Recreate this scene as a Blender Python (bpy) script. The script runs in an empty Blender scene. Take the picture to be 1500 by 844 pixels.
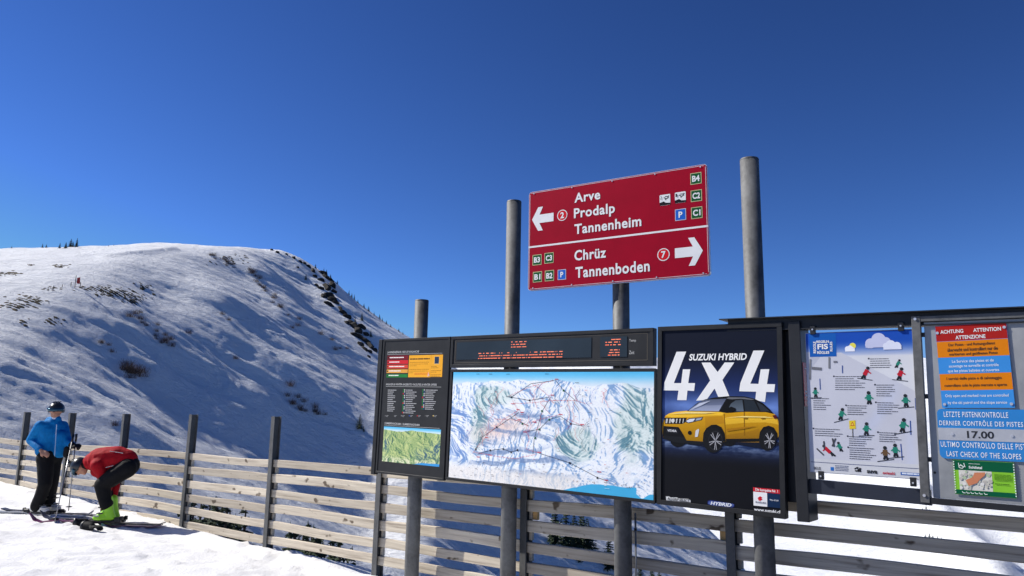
import bpy, bmesh, math, random
import numpy as np
from mathutils import Vector, Matrix

random.seed(7)
rng = np.random.default_rng(11)
sc = bpy.context.scene
COL = sc.collection

# ------------------------------------------------------------------ camera
H = 1.65                                   # eye height above the snow
FPX = 1100.0                               # focal length in pixels of a 1500 wide picture
PITCH, ROLL = math.radians(9.95), math.radians(0.98)
cf = np.array([0, math.cos(PITCH), math.sin(PITCH)])
cu0 = np.array([0, -math.sin(PITCH), math.cos(PITCH)])
cr0 = np.array([1.0, 0, 0])
cr = math.cos(ROLL) * cr0 + math.sin(ROLL) * cu0
cu = math.cos(ROLL) * cu0 - math.sin(ROLL) * cr0
CAM = np.array([0, 0, H])
cd = bpy.data.cameras.new('camera')
cd.sensor_width = 36.0
cd.lens = 36.0 * FPX / 1500.0
cd.clip_start, cd.clip_end = 0.05, 20000
cam = bpy.data.objects.new('camera', cd)
COL.objects.link(cam)
cam.matrix_world = Matrix(((cr[0], cu[0], -cf[0], 0), (cr[1], cu[1], -cf[1], 0), (cr[2], cu[2], -cf[2], H), (0, 0, 0, 1)))
sc.camera = cam

# ------------------------------------------------------------------ sky, sun, exposure
SUN_EL = math.radians(40)
SUN_AZ = math.atan2(-0.965, 0.262)           # from +Y towards +X
sun_dir = Vector((math.sin(SUN_AZ) * math.cos(SUN_EL), math.cos(SUN_AZ) * math.cos(SUN_EL), math.sin(SUN_EL)))
w = bpy.data.worlds.new('World'); sc.world = w; w.use_nodes = True
nt = w.node_tree; nt.nodes.clear()
sky = nt.nodes.new('ShaderNodeTexSky'); sky.sky_type = 'NISHITA'; sky.sun_disc = False
sky.sun_elevation = SUN_EL; sky.sun_rotation = SUN_AZ
sky.altitude = 2000; sky.air_density = 1.0; sky.dust_density = 0.1; sky.ozone_density = 1.5
EXPO = 0.42
def wmath(op, src, val):
    n = nt.nodes.new('ShaderNodeVectorMath'); n.operation = op
    nt.links.new(src, n.inputs[0]); n.inputs[1].default_value = val; return n.outputs[0]
k = 0.10 * 2 ** EXPO                       # deep, polarised mountain blue
c = wmath('MULTIPLY', sky.outputs[0], (k, k, k))
gm = nt.nodes.new('ShaderNodeGamma'); gm.inputs[1].default_value = 1.52; nt.links.new(c, gm.inputs[0])
c = wmath('MULTIPLY', gm.outputs[0], (0.54 / k, 0.74 / k, 1.06 / k))
c = wmath('MINIMUM', c, (0.20 / k, 0.40 / k, 0.80 / k))     # no glare beyond the blue seen in the picture
bg = nt.nodes.new('ShaderNodeBackground'); bg.inputs['Strength'].default_value = 0.10
nt.links.new(c, bg.inputs['Color'])
out = nt.nodes.new('ShaderNodeOutputWorld'); nt.links.new(bg.outputs[0], out.inputs[0])
sl = bpy.data.lights.new('sun', 'SUN'); sl.energy = 5.0; sl.angle = math.radians(0.5); sl.color = (1.0, 0.95, 0.87)
so = bpy.data.objects.new('sun', sl); COL.objects.link(so)
so.rotation_euler = (-sun_dir).to_track_quat('-Z', 'Y').to_euler()
so.location = (-20, 5, 30)
sc.view_settings.view_transform = 'Standard'; sc.view_settings.look = 'None'
sc.view_settings.exposure = EXPO; sc.view_settings.gamma = 1.0
sc.render.engine = 'CYCLES'
sc.render.resolution_x, sc.render.resolution_y = 1024, 576

# ------------------------------------------------------------------ helpers
def lin(c):
    c = c / 255.0
    return c / 12.92 if c <= 0.04045 else ((c + 0.055) / 1.055) ** 2.4
def rgb(r, g, b):
    return (lin(r), lin(g), lin(b), 1.0)
def ray(x, y):
    return cf + (x - 750) / FPX * cr - (y - 422) / FPX * cu
def at(x, y, Y):
    d = ray(x, y); return CAM + d * (Y / d[1])
def vof(x, y):
    d = ray(x, y); return d[0] / d[1], d[2] / d[1]
def link(o, parent=None):
    COL.objects.link(o)
    if parent is not None:
        o.parent = parent
    return o
def tag(o, label=None, cat=None, group=None, kind=None):
    if label: o['label'] = label
    if cat: o['category'] = cat
    if group: o['group'] = group
    if kind: o['kind'] = kind
    return o
def empty(name, loc=(0, 0, 0), rz=0.0, parent=None):
    o = bpy.data.objects.new(name, None); o.empty_display_size = 0.1
    o.location = loc; o.rotation_euler = (0, 0, rz)
    return link(o, parent)
def mesh_obj(name, verts, faces, mat, parent=None, smooth=False, cols=None):
    me = bpy.data.meshes.new(name)
    me.from_pydata([tuple(map(float, v)) for v in verts], [], [tuple(map(int, f)) for f in faces])
    if cols is not None:
        ca = me.color_attributes.new('Col', 'FLOAT_COLOR', 'POINT')
        ca.data.foreach_set('color', np.asarray(cols, dtype=np.float32).ravel())
    if mat is not None: me.materials.append(mat)
    if smooth: me.polygons.foreach_set('use_smooth', [True] * len(me.polygons))
    me.update()
    return link(bpy.data.objects.new(name, me), parent)
def grid_obj(name, P, mat, parent=None, smooth=True, cols=None):
    n, m = P.shape[:2]
    idx = np.arange(n * m).reshape(n, m)
    q = np.stack([idx[:-1, :-1], idx[:-1, 1:], idx[1:, 1:], idx[1:, :-1]], -1).reshape(-1, 4)
    me = bpy.data.meshes.new(name)
    me.vertices.add(n * m); me.vertices.foreach_set('co', P.reshape(-1).astype(np.float32))
    me.loops.add(q.size); me.loops.foreach_set('vertex_index', q.ravel().astype(np.int32))
    me.polygons.add(len(q)); me.polygons.foreach_set('loop_start', np.arange(0, q.size, 4, dtype=np.int32))
    try: me.polygons.foreach_set('loop_total', np.full(len(q), 4, dtype=np.int32))
    except Exception: pass
    if smooth: me.polygons.foreach_set('use_smooth', np.ones(len(q), dtype=bool))
    if cols is not None:
        ca = me.color_attributes.new('Col', 'FLOAT_COLOR', 'POINT')
        ca.data.foreach_set('color', np.asarray(cols, dtype=np.float32).ravel())
    me.materials.append(mat); me.update(calc_edges=True); me.validate()
    return link(bpy.data.objects.new(name, me), parent)

class MB:
    """collects shapes and links them as one mesh"""
    def __init__(s): s.v = []; s.f = []
    def add(s, v, f):
        b = len(s.v); s.v += [tuple(map(float, p)) for p in v]; s.f += [tuple(i + b for i in q) for q in f]
        return s
    def box(s, x0, x1, y0, y1, z0, z1, ch=0.0):
        if ch <= 0:
            v = [(x, y, z) for z in (z0, z1) for y in (y0, y1) for x in (x0, x1)]
            return s.add(v, [(0, 2, 3, 1), (4, 5, 7, 6), (0, 1, 5, 4), (2, 6, 7, 3), (0, 4, 6, 2), (1, 3, 7, 5)])
        bm = bmesh.new()
        r = bmesh.ops.create_cube(bm, size=1)
        for p in bm.verts:
            p.co = Vector(((x0 + x1) / 2 + p.co.x * (x1 - x0), (y0 + y1) / 2 + p.co.y * (y1 - y0), (z0 + z1) / 2 + p.co.z * (z1 - z0)))
        bmesh.ops.bevel(bm, geom=list(bm.edges), offset=ch, segments=1, affect='EDGES', profile=0.5)
        bm.verts.index_update()
        s.add([p.co[:] for p in bm.verts], [[q.index for q in f.verts] for f in bm.faces]); bm.free()
        return s
    def tube(s, pts, rad, n=12, cap=True):
        pts = [Vector(p) for p in pts]
        if not isinstance(rad, (list, tuple)): rad = [rad] * len(pts)
        v = []; f = []
        for i, p in enumerate(pts):
            d = (pts[min(i + 1, len(pts) - 1)] - pts[max(i - 1, 0)]).normalized()
            a = d.cross(Vector((0, 0, 1)) if abs(d.z) < 0.95 else Vector((1, 0, 0))).normalized(); b = d.cross(a)
            for k in range(n):
                t = 2 * math.pi * k / n
                v.append(p + (a * math.cos(t) + b * math.sin(t)) * rad[i])
        for i in range(len(pts) - 1):
            for k in range(n):
                k2 = (k + 1) % n
                f.append((i * n + k, i * n + k2, (i + 1) * n + k2, (i + 1) * n + k))
        if cap:
            f.append(tuple(range(n - 1, -1, -1))); f.append(tuple((len(pts) - 1) * n + k for k in range(n)))
        return s.add(v, f)
    def ball(s, c, r, n=12, m=8, sq=(1, 1, 1)):
        v = [(c[0], c[1], c[2] + r * sq[2])]; f = []
        for i in range(1, m):
            t = math.pi * i / m
            for k in range(n):
                p = 2 * math.pi * k / n
                v.append((c[0] + r * sq[0] * math.sin(t) * math.cos(p), c[1] + r * sq[1] * math.sin(t) * math.sin(p), c[2] + r * sq[2] * math.cos(t)))
        v.append((c[0], c[1], c[2] - r * sq[2]))
        for k in range(n): f.append((0, 1 + k, 1 + (k + 1) % n))
        for i in range(m - 2):
            for k in range(n):
                a = 1 + i * n + k; b = 1 + i * n + (k + 1) % n
                f.append((a, a + n, b + n, b))
        L = len(v) - 1
        for k in range(n): f.append((L, 1 + (m - 2) * n + (k + 1) % n, 1 + (m - 2) * n + k))
        return s.add(v, f)
    def cone(s, p0, r0, p1, r1, n=12):
        """tapered capsule"""
        p0 = Vector(p0); p1 = Vector(p1)
        s.ball(p0, r0, n, 8); s.ball(p1, r1, n, 8)
        return s.tube([p0, p1], [r0, r1], n)
    def build(s, name, mat, parent=None, smooth=False):
        return mesh_obj(name, s.v, s.f, mat, parent, smooth)

# value noise ---------------------------------------------------------------
_tab = np.random.default_rng(5).random((256, 256))
def vnoise(x, y):
    xi = np.floor(x).astype(int); yi = np.floor(y).astype(int)
    fx = x - xi; fy = y - yi
    fx = fx * fx * fx * (fx * (fx * 6 - 15) + 10); fy = fy * fy * fy * (fy * (fy * 6 - 15) + 10)
    g = lambda a, b: _tab[a % 256, b % 256]
    return (g(xi, yi) * (1 - fx) + g(xi + 1, yi) * fx) * (1 - fy) + (g(xi, yi + 1) * (1 - fx) + g(xi + 1, yi + 1) * fx) * fy
def fbm(x, y, o=5, gain=0.5):
    s = 0; a = 1; t = 0
    for i in range(o):
        s = s + a * (vnoise(x + 17.3 * i, y - 9.1 * i) - 0.5); t += a; a *= gain; x = x * 2.03; y = y * 2.03
    return s / t * 2
def ridged(x, y, o=5, gain=0.5):
    s = 0; a = 1; t = 0
    for i in range(o):
        s = s + a * (1 - np.abs(2 * vnoise(x + 31.7 * i, y + 5.3 * i) - 1)); t += a; a *= gain; x = x * 2.01; y = y * 2.01
    return s / t

# ------------------------------------------------------------------ materials
def newmat(name):
    m = bpy.data.materials.new(name); m.use_nodes = True
    return m, m.node_tree, m.node_tree.nodes['Principled BSDF']
def noise_node(nt, scale, detail=6, rough=0.55, stretch=(1, 1, 1), rot=(0, 0, 0), coord='Object'):
    tc = nt.nodes.new('ShaderNodeTexCoord'); mp = nt.nodes.new('ShaderNodeMapping')
    mp.inputs['Scale'].default_value = stretch; mp.inputs['Rotation'].default_value = rot
    n = nt.nodes.new('ShaderNodeTexNoise'); n.inputs['Scale'].default_value = scale
    n.inputs['Detail'].default_value = detail; n.inputs['Roughness'].default_value = rough
    nt.links.new(tc.outputs[coord], mp.inputs[0]); nt.links.new(mp.outputs[0], n.inputs['Vector'])
    return n
def ramp(nt, src, stops):
    r = nt.nodes.new('ShaderNodeValToRGB')
    while len(r.color_ramp.elements) < len(stops): r.color_ramp.elements.new(0.5)
    for e, (p, c) in zip(r.color_ramp.elements, stops): e.position = p; e.color = c
    nt.links.new(src, r.inputs[0]); return r
def bump(nt, bs, src, strength, dist, prev=None):
    b = nt.nodes.new('ShaderNodeBump'); b.inputs['Strength'].default_value = strength; b.inputs['Distance'].default_value = dist
    nt.links.new(src, b.inputs['Height'])
    if prev is not None: nt.links.new(prev.outputs[0], b.inputs['Normal'])
    nt.links.new(b.outputs[0], bs.inputs['Normal']); return b
def plain(name, c, rough=0.6, metal=0.0, var=0.15, scale=6.0, bmp=0.0, stretch=(1, 1, 1), spec=None):
    m, nt, bs = newmat(name)
    n = noise_node(nt, scale, 5, 0.6, stretch)
    lo = tuple(x * (1 - var) for x in c[:3]) + (1,); hi = tuple(min(1, x * (1 + var)) for x in c[:3]) + (1,)
    r = ramp(nt, n.outputs['Fac'], [(0.3, lo), (0.7, hi)])
    nt.links.new(r.outputs[0], bs.inputs['Base Color'])
    bs.inputs['Roughness'].default_value = rough; bs.inputs['Metallic'].default_value = metal
    if spec is not None: bs.inputs['Specular IOR Level'].default_value = spec
    if bmp: bump(nt, bs, n.outputs['Fac'], bmp, 0.01)
    return m

def m_snow(name, near, added_dark=False):
    m, nt, bs = newmat(name)
    bs.inputs['Roughness'].default_value = 0.75; bs.inputs['Specular IOR Level'].default_value = 0.25
    if near:
        a = noise_node(nt, 3.0, 8, 0.62); b = noise_node(nt, 22.0, 6, 0.7, (1, 0.35, 1), (0, 0, 0.3)); c = noise_node(nt, 0.6, 4, 0.5)
        r = ramp(nt, c.outputs['Fac'], [(0.3, (0.71, 0.715, 0.72, 1)), (0.7, (0.79, 0.795, 0.80, 1))])
        b1 = bump(nt, bs, a.outputs['Fac'], 0.35, 0.05); bump(nt, bs, b.outputs['Fac'], 0.45, 0.025, b1)
        # dark ground added out of view to cut bounce onto boards and fence
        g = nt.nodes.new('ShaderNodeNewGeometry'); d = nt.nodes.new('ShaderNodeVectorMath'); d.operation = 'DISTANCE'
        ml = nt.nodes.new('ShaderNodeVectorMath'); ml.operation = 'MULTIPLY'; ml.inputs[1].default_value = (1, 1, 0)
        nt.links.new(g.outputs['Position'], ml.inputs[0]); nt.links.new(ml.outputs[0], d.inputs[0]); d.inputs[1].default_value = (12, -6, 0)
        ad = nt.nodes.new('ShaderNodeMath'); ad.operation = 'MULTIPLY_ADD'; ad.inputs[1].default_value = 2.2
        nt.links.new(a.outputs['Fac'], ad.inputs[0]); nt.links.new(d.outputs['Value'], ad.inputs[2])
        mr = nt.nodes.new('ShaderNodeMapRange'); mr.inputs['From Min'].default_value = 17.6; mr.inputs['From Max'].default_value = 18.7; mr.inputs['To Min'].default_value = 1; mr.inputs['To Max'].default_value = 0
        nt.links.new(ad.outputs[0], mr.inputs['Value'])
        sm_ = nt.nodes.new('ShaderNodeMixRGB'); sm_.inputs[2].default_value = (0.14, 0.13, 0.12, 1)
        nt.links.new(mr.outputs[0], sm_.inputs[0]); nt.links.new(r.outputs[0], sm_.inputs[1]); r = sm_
    else:
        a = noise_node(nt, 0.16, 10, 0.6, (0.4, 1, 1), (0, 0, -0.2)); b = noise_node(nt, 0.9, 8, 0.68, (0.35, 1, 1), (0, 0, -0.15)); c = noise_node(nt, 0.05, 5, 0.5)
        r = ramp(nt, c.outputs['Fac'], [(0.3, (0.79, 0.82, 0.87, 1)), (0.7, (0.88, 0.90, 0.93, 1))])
        b1 = bump(nt, bs, a.outputs['Fac'], 0.7, 1.6); b2 = bump(nt, bs, b.outputs['Fac'], 1.0, 0.8, b1)
        e = noise_node(nt, 3.2, 6, 0.7, (0.45, 1, 1), (0, 0, -0.3)); bump(nt, bs, e.outputs['Fac'], 1.0, 0.28, b2)
    if added_dark:     # unseen conifer-dark valley floor, added to cut bounce onto the shaded hill
        g = nt.nodes.new('ShaderNodeNewGeometry'); sx = nt.nodes.new('ShaderNodeSeparateXYZ'); nt.links.new(g.outputs['Position'], sx.inputs[0])
        fn = noise_node(nt, 0.02, 6, 0.6); ad = nt.nodes.new('ShaderNodeMath'); ad.operation = 'MULTIPLY_ADD'; ad.inputs[1].default_value = 70; nt.links.new(fn.outputs['Fac'], ad.inputs[0]); nt.links.new(sx.outputs['Y'], ad.inputs[2])
        mr = nt.nodes.new('ShaderNodeMapRange'); mr.inputs['From Min'].default_value = 258; mr.inputs['From Max'].default_value = 264; mr.inputs['To Min'].default_value = 1; mr.inputs['To Max'].default_value = 0
        nt.links.new(ad.outputs[0], mr.inputs['Value']); mx = nt.nodes.new('ShaderNodeMixRGB'); mx.inputs[2].default_value = (0.035, 0.05, 0.035, 1)
        nt.links.new(mr.outputs[0], mx.inputs[0]); nt.links.new(r.outputs[0], mx.inputs[1]); r = mx
    nt.links.new(r.outputs[0], bs.inputs['Base Color'])
    return m
SNOW = m_snow('snow_piste', True); SNOWFAR = m_snow('snow_slope', False); VALLEY = m_snow('valley_snow_and_added_dark', False, True)

def m_wood():
    m, nt, bs = newmat('weathered_wood')
    oi = nt.nodes.new('ShaderNodeObjectInfo')
    n = noise_node(nt, 3.0, 8, 0.65, (0.5, 8, 14)); k = noise_node(nt, 7.0, 2, 0.4, (1.0, 2, 1.6))
    va = nt.nodes.new('ShaderNodeVectorMath'); va.operation = 'ADD'
    cb = nt.nodes.new('ShaderNodeCombineXYZ'); mu = nt.nodes.new('ShaderNodeMath'); mu.operation = 'MULTIPLY'; mu.inputs[1].default_value = 50
    nt.links.new(oi.outputs['Random'], mu.inputs[0])
    for i in range(3): nt.links.new(mu.outputs[0], cb.inputs[i])
    for nd in (n, k):
        src = nd.inputs['Vector'].links[0].from_socket
        a = nt.nodes.new('ShaderNodeVectorMath'); a.operation = 'ADD'
        nt.links.new(src, a.inputs[0]); nt.links.new(cb.outputs[0], a.inputs[1]); nt.links.new(a.outputs[0], nd.inputs['Vector'])
    r = ramp(nt, n.outputs['Fac'], [(0.25, (0.22, 0.18, 0.14, 1)), (0.45, (0.52, 0.46, 0.37, 1)), (0.72, (0.72, 0.66, 0.54, 1))])
    kr = ramp(nt, k.outputs['Fac'], [(0.27, (0.14, 0.10, 0.07, 1)), (0.33, (1, 1, 1, 1))])
    mx = nt.nodes.new('ShaderNodeMixRGB'); mx.blend_type = 'MULTIPLY'; mx.inputs[0].default_value = 0.9
    nt.links.new(r.outputs[0], mx.inputs[1]); nt.links.new(kr.outputs[0], mx.inputs[2])
    tint = ramp(nt, oi.outputs['Random'], [(0.0, (0.68, 0.66, 0.64, 1)), (1.0, (1.05, 1.03, 1.0, 1))])
    m2 = nt.nodes.new('ShaderNodeMixRGB'); m2.blend_type = 'MULTIPLY'; m2.inputs[0].default_value = 1
    nt.links.new(mx.outputs[0], m2.inputs[1]); nt.links.new(tint.outputs[0], m2.inputs[2])
    nt.links.new(m2.outputs[0], bs.inputs['Base Color']); bs.inputs['Roughness'].default_value = 0.85
    bump(nt, bs, n.outputs['Fac'], 0.5, 0.006)
    return m
WOOD = m_wood()
def m_galv(name, lo, hi, metal, scale):
    m, nt, bs = newmat(name)
    n = noise_node(nt, scale, 8, 0.65, (1, 1, 0.6)); v = noise_node(nt, scale * 5, 3, 0.6)
    mx = nt.nodes.new('ShaderNodeMath'); mx.operation = 'MULTIPLY_ADD'; mx.inputs[1].default_value = 0.35
    nt.links.new(v.outputs['Fac'], mx.inputs[0]); nt.links.new(n.outputs['Fac'], mx.inputs[2])
    r = ramp(nt, mx.outputs[0], [(0.48, (lo, lo * 1.02, lo * 1.03, 1)), (0.86, (hi, hi * 1.02, hi * 1.03, 1))])
    nt.links.new(r.outputs[0], bs.inputs['Base Color']); bs.inputs['Metallic'].default_value = metal
    rr = ramp(nt, n.outputs['Fac'], [(0.3, (0.52, 0.52, 0.52, 1)), (0.7, (0.75, 0.75, 0.75, 1))])
    nt.links.new(rr.outputs[0], bs.inputs['Roughness']); bump(nt, bs, v.outputs['Fac'], 0.15, 0.002)
    return m
GALV = m_galv('galvanised_steel', 0.055, 0.155, 0.12, 6.0)
SHEET = m_galv('brushed_sheet_metal', 0.30, 0.44, 0.75, 2.0)
STEEL = m_galv('grey_post_steel', 0.06, 0.11, 0.2, 9.0)
ANTH = plain('anthracite_coating', (0.020, 0.0205, 0.022), 0.45, 0.0, 0.25, 5, spec=0.22)
DARKBEAM = plain('dark_beam_coating', (0.020, 0.021, 0.024), 0.42, 0.0, 0.25, 4, spec=0.25)
BLACK = plain('black_plastic', (0.012, 0.012, 0.013), 0.45, 0, 0.2)
def m_print(name, rough, coat=0.0, spec=0.4):
    m, nt, bs = newmat(name)
    a = nt.nodes.new('ShaderNodeVertexColor'); a.layer_name = 'Col'
    n = noise_node(nt, 4.0, 5, 0.6)
    r = ramp(nt, n.outputs['Fac'], [(0.3, (0.93, 0.93, 0.93, 1)), (0.65, (1, 1, 1, 1))])
    mx = nt.nodes.new('ShaderNodeMixRGB'); mx.blend_type = 'MULTIPLY'; mx.inputs[0].default_value = 1
    nt.links.new(a.outputs['Color'], mx.inputs[1]); nt.links.new(r.outputs[0], mx.inputs[2])
    nt.links.new(mx.outputs[0], bs.inputs['Base Color'])
    bs.inputs['Roughness'].default_value = rough; bs.inputs['Coat Weight'].default_value = coat; bs.inputs['Specular IOR Level'].default_value = spec
    return m
PRINT = m_print('printed_ink', 0.45, 0, 0.12)

# ------------------------------------------------------------------ fence line and piste
U0 = 1.28; CN = math.sqrt(1 + U0 * U0); FC = 9.54
E_R = np.array([U0 / CN, -1 / CN, 0])      # along the fence, to the right
N_F = np.array([-1 / CN, -U0 / CN, 0])     # from the fence towards the camera
def fence_dist(X, Y):                      # metres beyond the fence (negative: on the piste)
    return (X + U0 * Y - FC) / CN
def piste_z(X, Y):
    return -0.0447 * X - 0.0131 * Y
def ground_z(X, Y, detail=True):
    d = fence_dist(X, Y)
    edge = 0.10 + 0.22 * fbm(X * 0.9, Y * 0.9, 3)
    z = piste_z(np.clip(X, -30, 12), np.clip(Y, -20, 30))
    t = np.maximum(d - edge, 0)
    z = z - np.where(t < 1.0, 0.5 * t * t + 0.15 * t, 0.65 + (t - 1.0) * 0.95)
    if detail:
        z = z + 0.05 * fbm(X * 0.35, Y * 0.35, 3) + 0.022 * fbm(X * 1.7, Y * 1.7, 4) + 0.016 * fbm(X * 5, Y * 5, 3)
        # shallow ski tracks
        for (ka, kb, per, wdt, dep, ph) in ((0.93, 0.37, 1.9, 0.05, 0.016, 0.0), (0.55, -0.83, 2.7, 0.04, 0.013, 1.1), (0.2, 0.98, 3.1, 0.05, 0.013, 2.3)):
            q = X * ka + Y * kb + 0.5 * np.sin(X * 0.5 + ph) + 0.3 * np.sin(Y * 0.7 + ph)
            z = z - dep * np.exp(-((np.mod(q, per) - 0.9) / wdt) ** 2) * (d < -0.4)
        cr_ = np.clip((vnoise(X * 9, Y * 9) - 0.80) / 0.15, 0, 1); z = z + 0.035 * cr_ * (vnoise(X * 1.3 + 7, Y * 1.3) > 0.45)
        # snow heaped and crumbled along the fence
        z = z + 0.035 * np.exp(-((d + 0.15) / 0.22) ** 2) * (0.4 + 1.2 * ridged(X * 2.2, Y * 2.2, 3))
    return np.maximum(z, -38)
def axis(segs):
    a = [segs[0][0]]
    for (x0, x1, s) in segs:
        n = max(1, int(round((x1 - x0) / s))); a += list(np.linspace(x0, x1, n + 1)[1:])
    return np.array(a)
gx = axis([(-60, -16, 1.0), (-16, -9, 0.12), (-9, 4, 0.06), (4, 10, 0.3), (10, 40, 1.5)])
gy = axis([(-40, 1, 1.5), (1, 5, 0.15), (5, 16, 0.06), (16, 22, 0.25), (22, 55, 1.0)])
XX, YY = np.meshgrid(gx, gy)
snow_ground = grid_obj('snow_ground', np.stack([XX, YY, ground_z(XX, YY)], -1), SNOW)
tag(snow_ground, kind='structure')

# ------------------------------------------------------------------ hillside across the gully
sky_pts = [(-400,372),(-150,368),(0,364),(60,363),(120,362),(160,360),(200,356),(262,354),(330,358),(370,360),(410,361),(440,372),(480,400),(520,438),(560,468),(600,494),(680,546),(800,618),(900,676),(960,706),(1020,745),(1060,785),(1090,822),(1150,900),(1300,1100)]
su = np.array([vof(*p)[0] for p in sky_pts]); sv = np.array([vof(*p)[1] for p in sky_pts])
def seg_dist(X, Y, pts):
    best = np.full(X.shape, 1e9); sgn = np.zeros(X.shape)
    for (a, b) in zip(pts[:-1], pts[1:]):
        a = np.array(a); b = np.array(b); d = b - a; L = d @ d
        t = np.clip(((X - a[0]) * d[0] + (Y - a[1]) * d[1]) / L, 0, 1)
        dx = X - a[0] - t * d[0]; dy = Y - a[1] - t * d[1]
        r = np.hypot(dx, dy); s = np.sign(d[0] * dy - d[1] * dx)
        m = r < best; best = np.where(m, r, best); sgn = np.where(m, s, sgn)
    return best, sgn
HGX, HGY, HC = -0.605, 0.42, -70.0          # mean plane of the slope: dz/dx, dz/dy, offset from eye height
def on_plane(x, y):
    u, v = vof(x, y); Y = HC / (v - HGX * u - HGY); return (u * Y, Y)
def plan(pts): return [on_plane(x, y) for x, y in pts]
RIDGES = [
 (plan([(640,560),(622,620),(612,690),(612,760),(620,850)]), 3.0, 5.0),  # rib added behind the boards to cast shade down the slope
  # picture polyline, height, width: wind lips, ribs, scarps, hollows
 (plan([(330,372),(365,400),(400,435),(430,470),(480,505),(545,548),(620,600)]), 2.4, 5.5),
 (plan([(425,385),(470,418),(505,460),(545,492),(600,530)]), 1.8, 4.5),
 (plan([(170,446),(205,480),(240,520),(280,560),(330,590)]), 0.5, 5.0),
 (plan([(330,585),(400,600),(470,650),(545,700),(640,760)]), 0.9, 4.0),
 (plan([(330,470),(400,520),(470,575),(560,650),(640,720)]), 2.9, 8.0),
 (plan([(315,600),(390,645),(460,690),(530,740)]), -3.2, 11.0),
 (plan([(470,640),(520,675),(580,725)]), -1.8, 8.0),
 (plan([(0,570),(60,610),(130,680)]), -0.8, 6.0),
 (plan([(20,460),(110,510),(170,560)]), -0.8, 6.0),
 (plan([(40,480),(100,520),(200,640)]), 0.9, 5.0),
 (plan([(0,520),(60,570),(150,680)]), 0.8, 5.0),
]
TRACKS = [plan(t) for t in ([(355,482),(385,500),(410,505),(390,490)],[(325,560),(330,548),(318,545)],[(340,532),(375,550),(405,568),(430,590)],[(270,500),(300,520),(345,560)],[(20,520),(90,545),(170,585)],[(10,545),(80,570),(150,612)],[(400,540),(440,560),(480,598),(530,650)])]
SCARP = [at(158, 381, 134)[:2], at(200, 372, 139)[:2], at(255, 357, 148)[:2]]
def hill_z(X, Y):
    z = HGX * X + HGY * Y + HC
    for pts, h, wd in RIDGES:
        r, s = seg_dist(X, Y, pts); z = z + h * np.exp(-(r / wd) ** 2)
    c, s = math.cos(0.2), math.sin(0.2)
    b = X * c + Y * s; a = -X * s + Y * c
    z = z + 1.6 * fbm(a / 26, b / 46, 3) + 0.8 * fbm(a / 6, b / 20, 3) + 0.5 * ridged(a / 2.4, b / 15, 3) + 0.30 * ridged(a / 1.0, b / 6.5, 2) + 0.06 * fbm(X / 1.2, Y / 1.2, 3)
    for t in TRACKS:
        r, s = seg_dist(X, Y, t); z = z - 0.16 * np.exp(-(r / 0.45) ** 2) + 0.10 * np.exp(-((r - 0.8) / 0.4) ** 2)
    pa = -0.10 * X + 0.34 * Y - 23.6 + 0.5 * fbm(X / 9, Y / 9, 3) + 0.12 * ridged(a / 2.0, b / 9, 2)     # sunlit shoulder
    z = -1.5 * np.log(np.exp(-np.clip(z / 1.5, -80, 80)) + np.exp(-np.clip(pa / 1.5, -80, 80)))
    u = X / np.maximum(Y, 1)
    vs = np.interp(u, su, sv)
    yr = np.interp(u, [-0.7, -0.4, -0.25, -0.1, 0.1, 0.3], [152, 160, 172, 178, 165, 140])
    kk = np.interp(u, [-0.5, -0.3, 0.1], [0.0032, 0.0026, 0.0014])
    cap = vs * Y - kk * (Y - yr) ** 2 + 0.3 * fbm(X / 5, Y / 5, 3)
    k = 1.2
    z = -k * np.log(np.exp(-np.clip(z / k, -80, 80)) + np.exp(-np.clip(cap / k, -80, 80)))
    r, s = seg_dist(X, Y, SCARP); z = z + 0.6 * np.exp(-(r / 1.3) ** 2)
    return z + H
HS = 0.4
hx = np.arange(-165, 62, HS); hy = np.arange(52, 250, HS)
HX, HY = np.meshgrid(hx, hy)
HZ = np.maximum(hill_z(HX, HY), -70)
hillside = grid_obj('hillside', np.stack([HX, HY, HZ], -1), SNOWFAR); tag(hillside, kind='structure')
def hz(x, y):
    i = np.clip((y - hy[0]) / HS, 0, len(hy) - 1.001); j = np.clip((x - hx[0]) / HS, 0, len(hx) - 1.001)
    a, b = int(i), int(j); p, q = i - a, j - b
    return (HZ[a, b] * (1 - q) + HZ[a, b + 1] * q) * (1 - p) + (HZ[a + 1, b] * (1 - q) + HZ[a + 1, b + 1] * q) * p
def on_hill(px, py):
    """point of the hillside seen at a picture position (None when it is sky)"""
    d = ray(px, py); d = d / d[1]
    for Y in np.arange(56, 262, 0.5):
        p = CAM + d * Y
        if p[2] <= hz(p[0], p[1]): return Vector((p[0], p[1], hz(p[0], p[1])))
    return None

# ------------------------------------------------------------------ far valley slopes and mountains
fx = axis([(-1400, -300, 40), (-300, 20, 20), (20, 500, 5), (500, 1600, 30)]); fy = axis([(60, 520, 5), (520, 1700, 25)])
FX, FY = np.meshgrid(fx, fy)
def far_z(X, Y):
    z = -62 + 0.10 * (Y - 160) + 0.045 * (X - 60)
    z = z + 9 * fbm(X / 120, Y / 150, 4) + 1.2 * fbm(X / 22, Y / 30, 4)
    r, s = seg_dist(X, Y, [(200, 392), (190, 361), (162, 267), (140, 225)])
    z = z + 11 * np.exp(-(r / 9) ** 2)
    m = 150 * ridged(X / 420 + 3.1, Y / 420 + 1.7, 5) - 60
    t = np.clip((Y - 600) / 500, 0, 1); z = z + t * t * (3 - 2 * t) * m
    u = X / np.maximum(Y, 1)
    lim = (0.088 + 0.018 * fbm(u * 9, u * 0 + 3.3, 3)) * Y
    return np.minimum(z, lim) + H
FZ = far_z(FX, FY)
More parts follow.
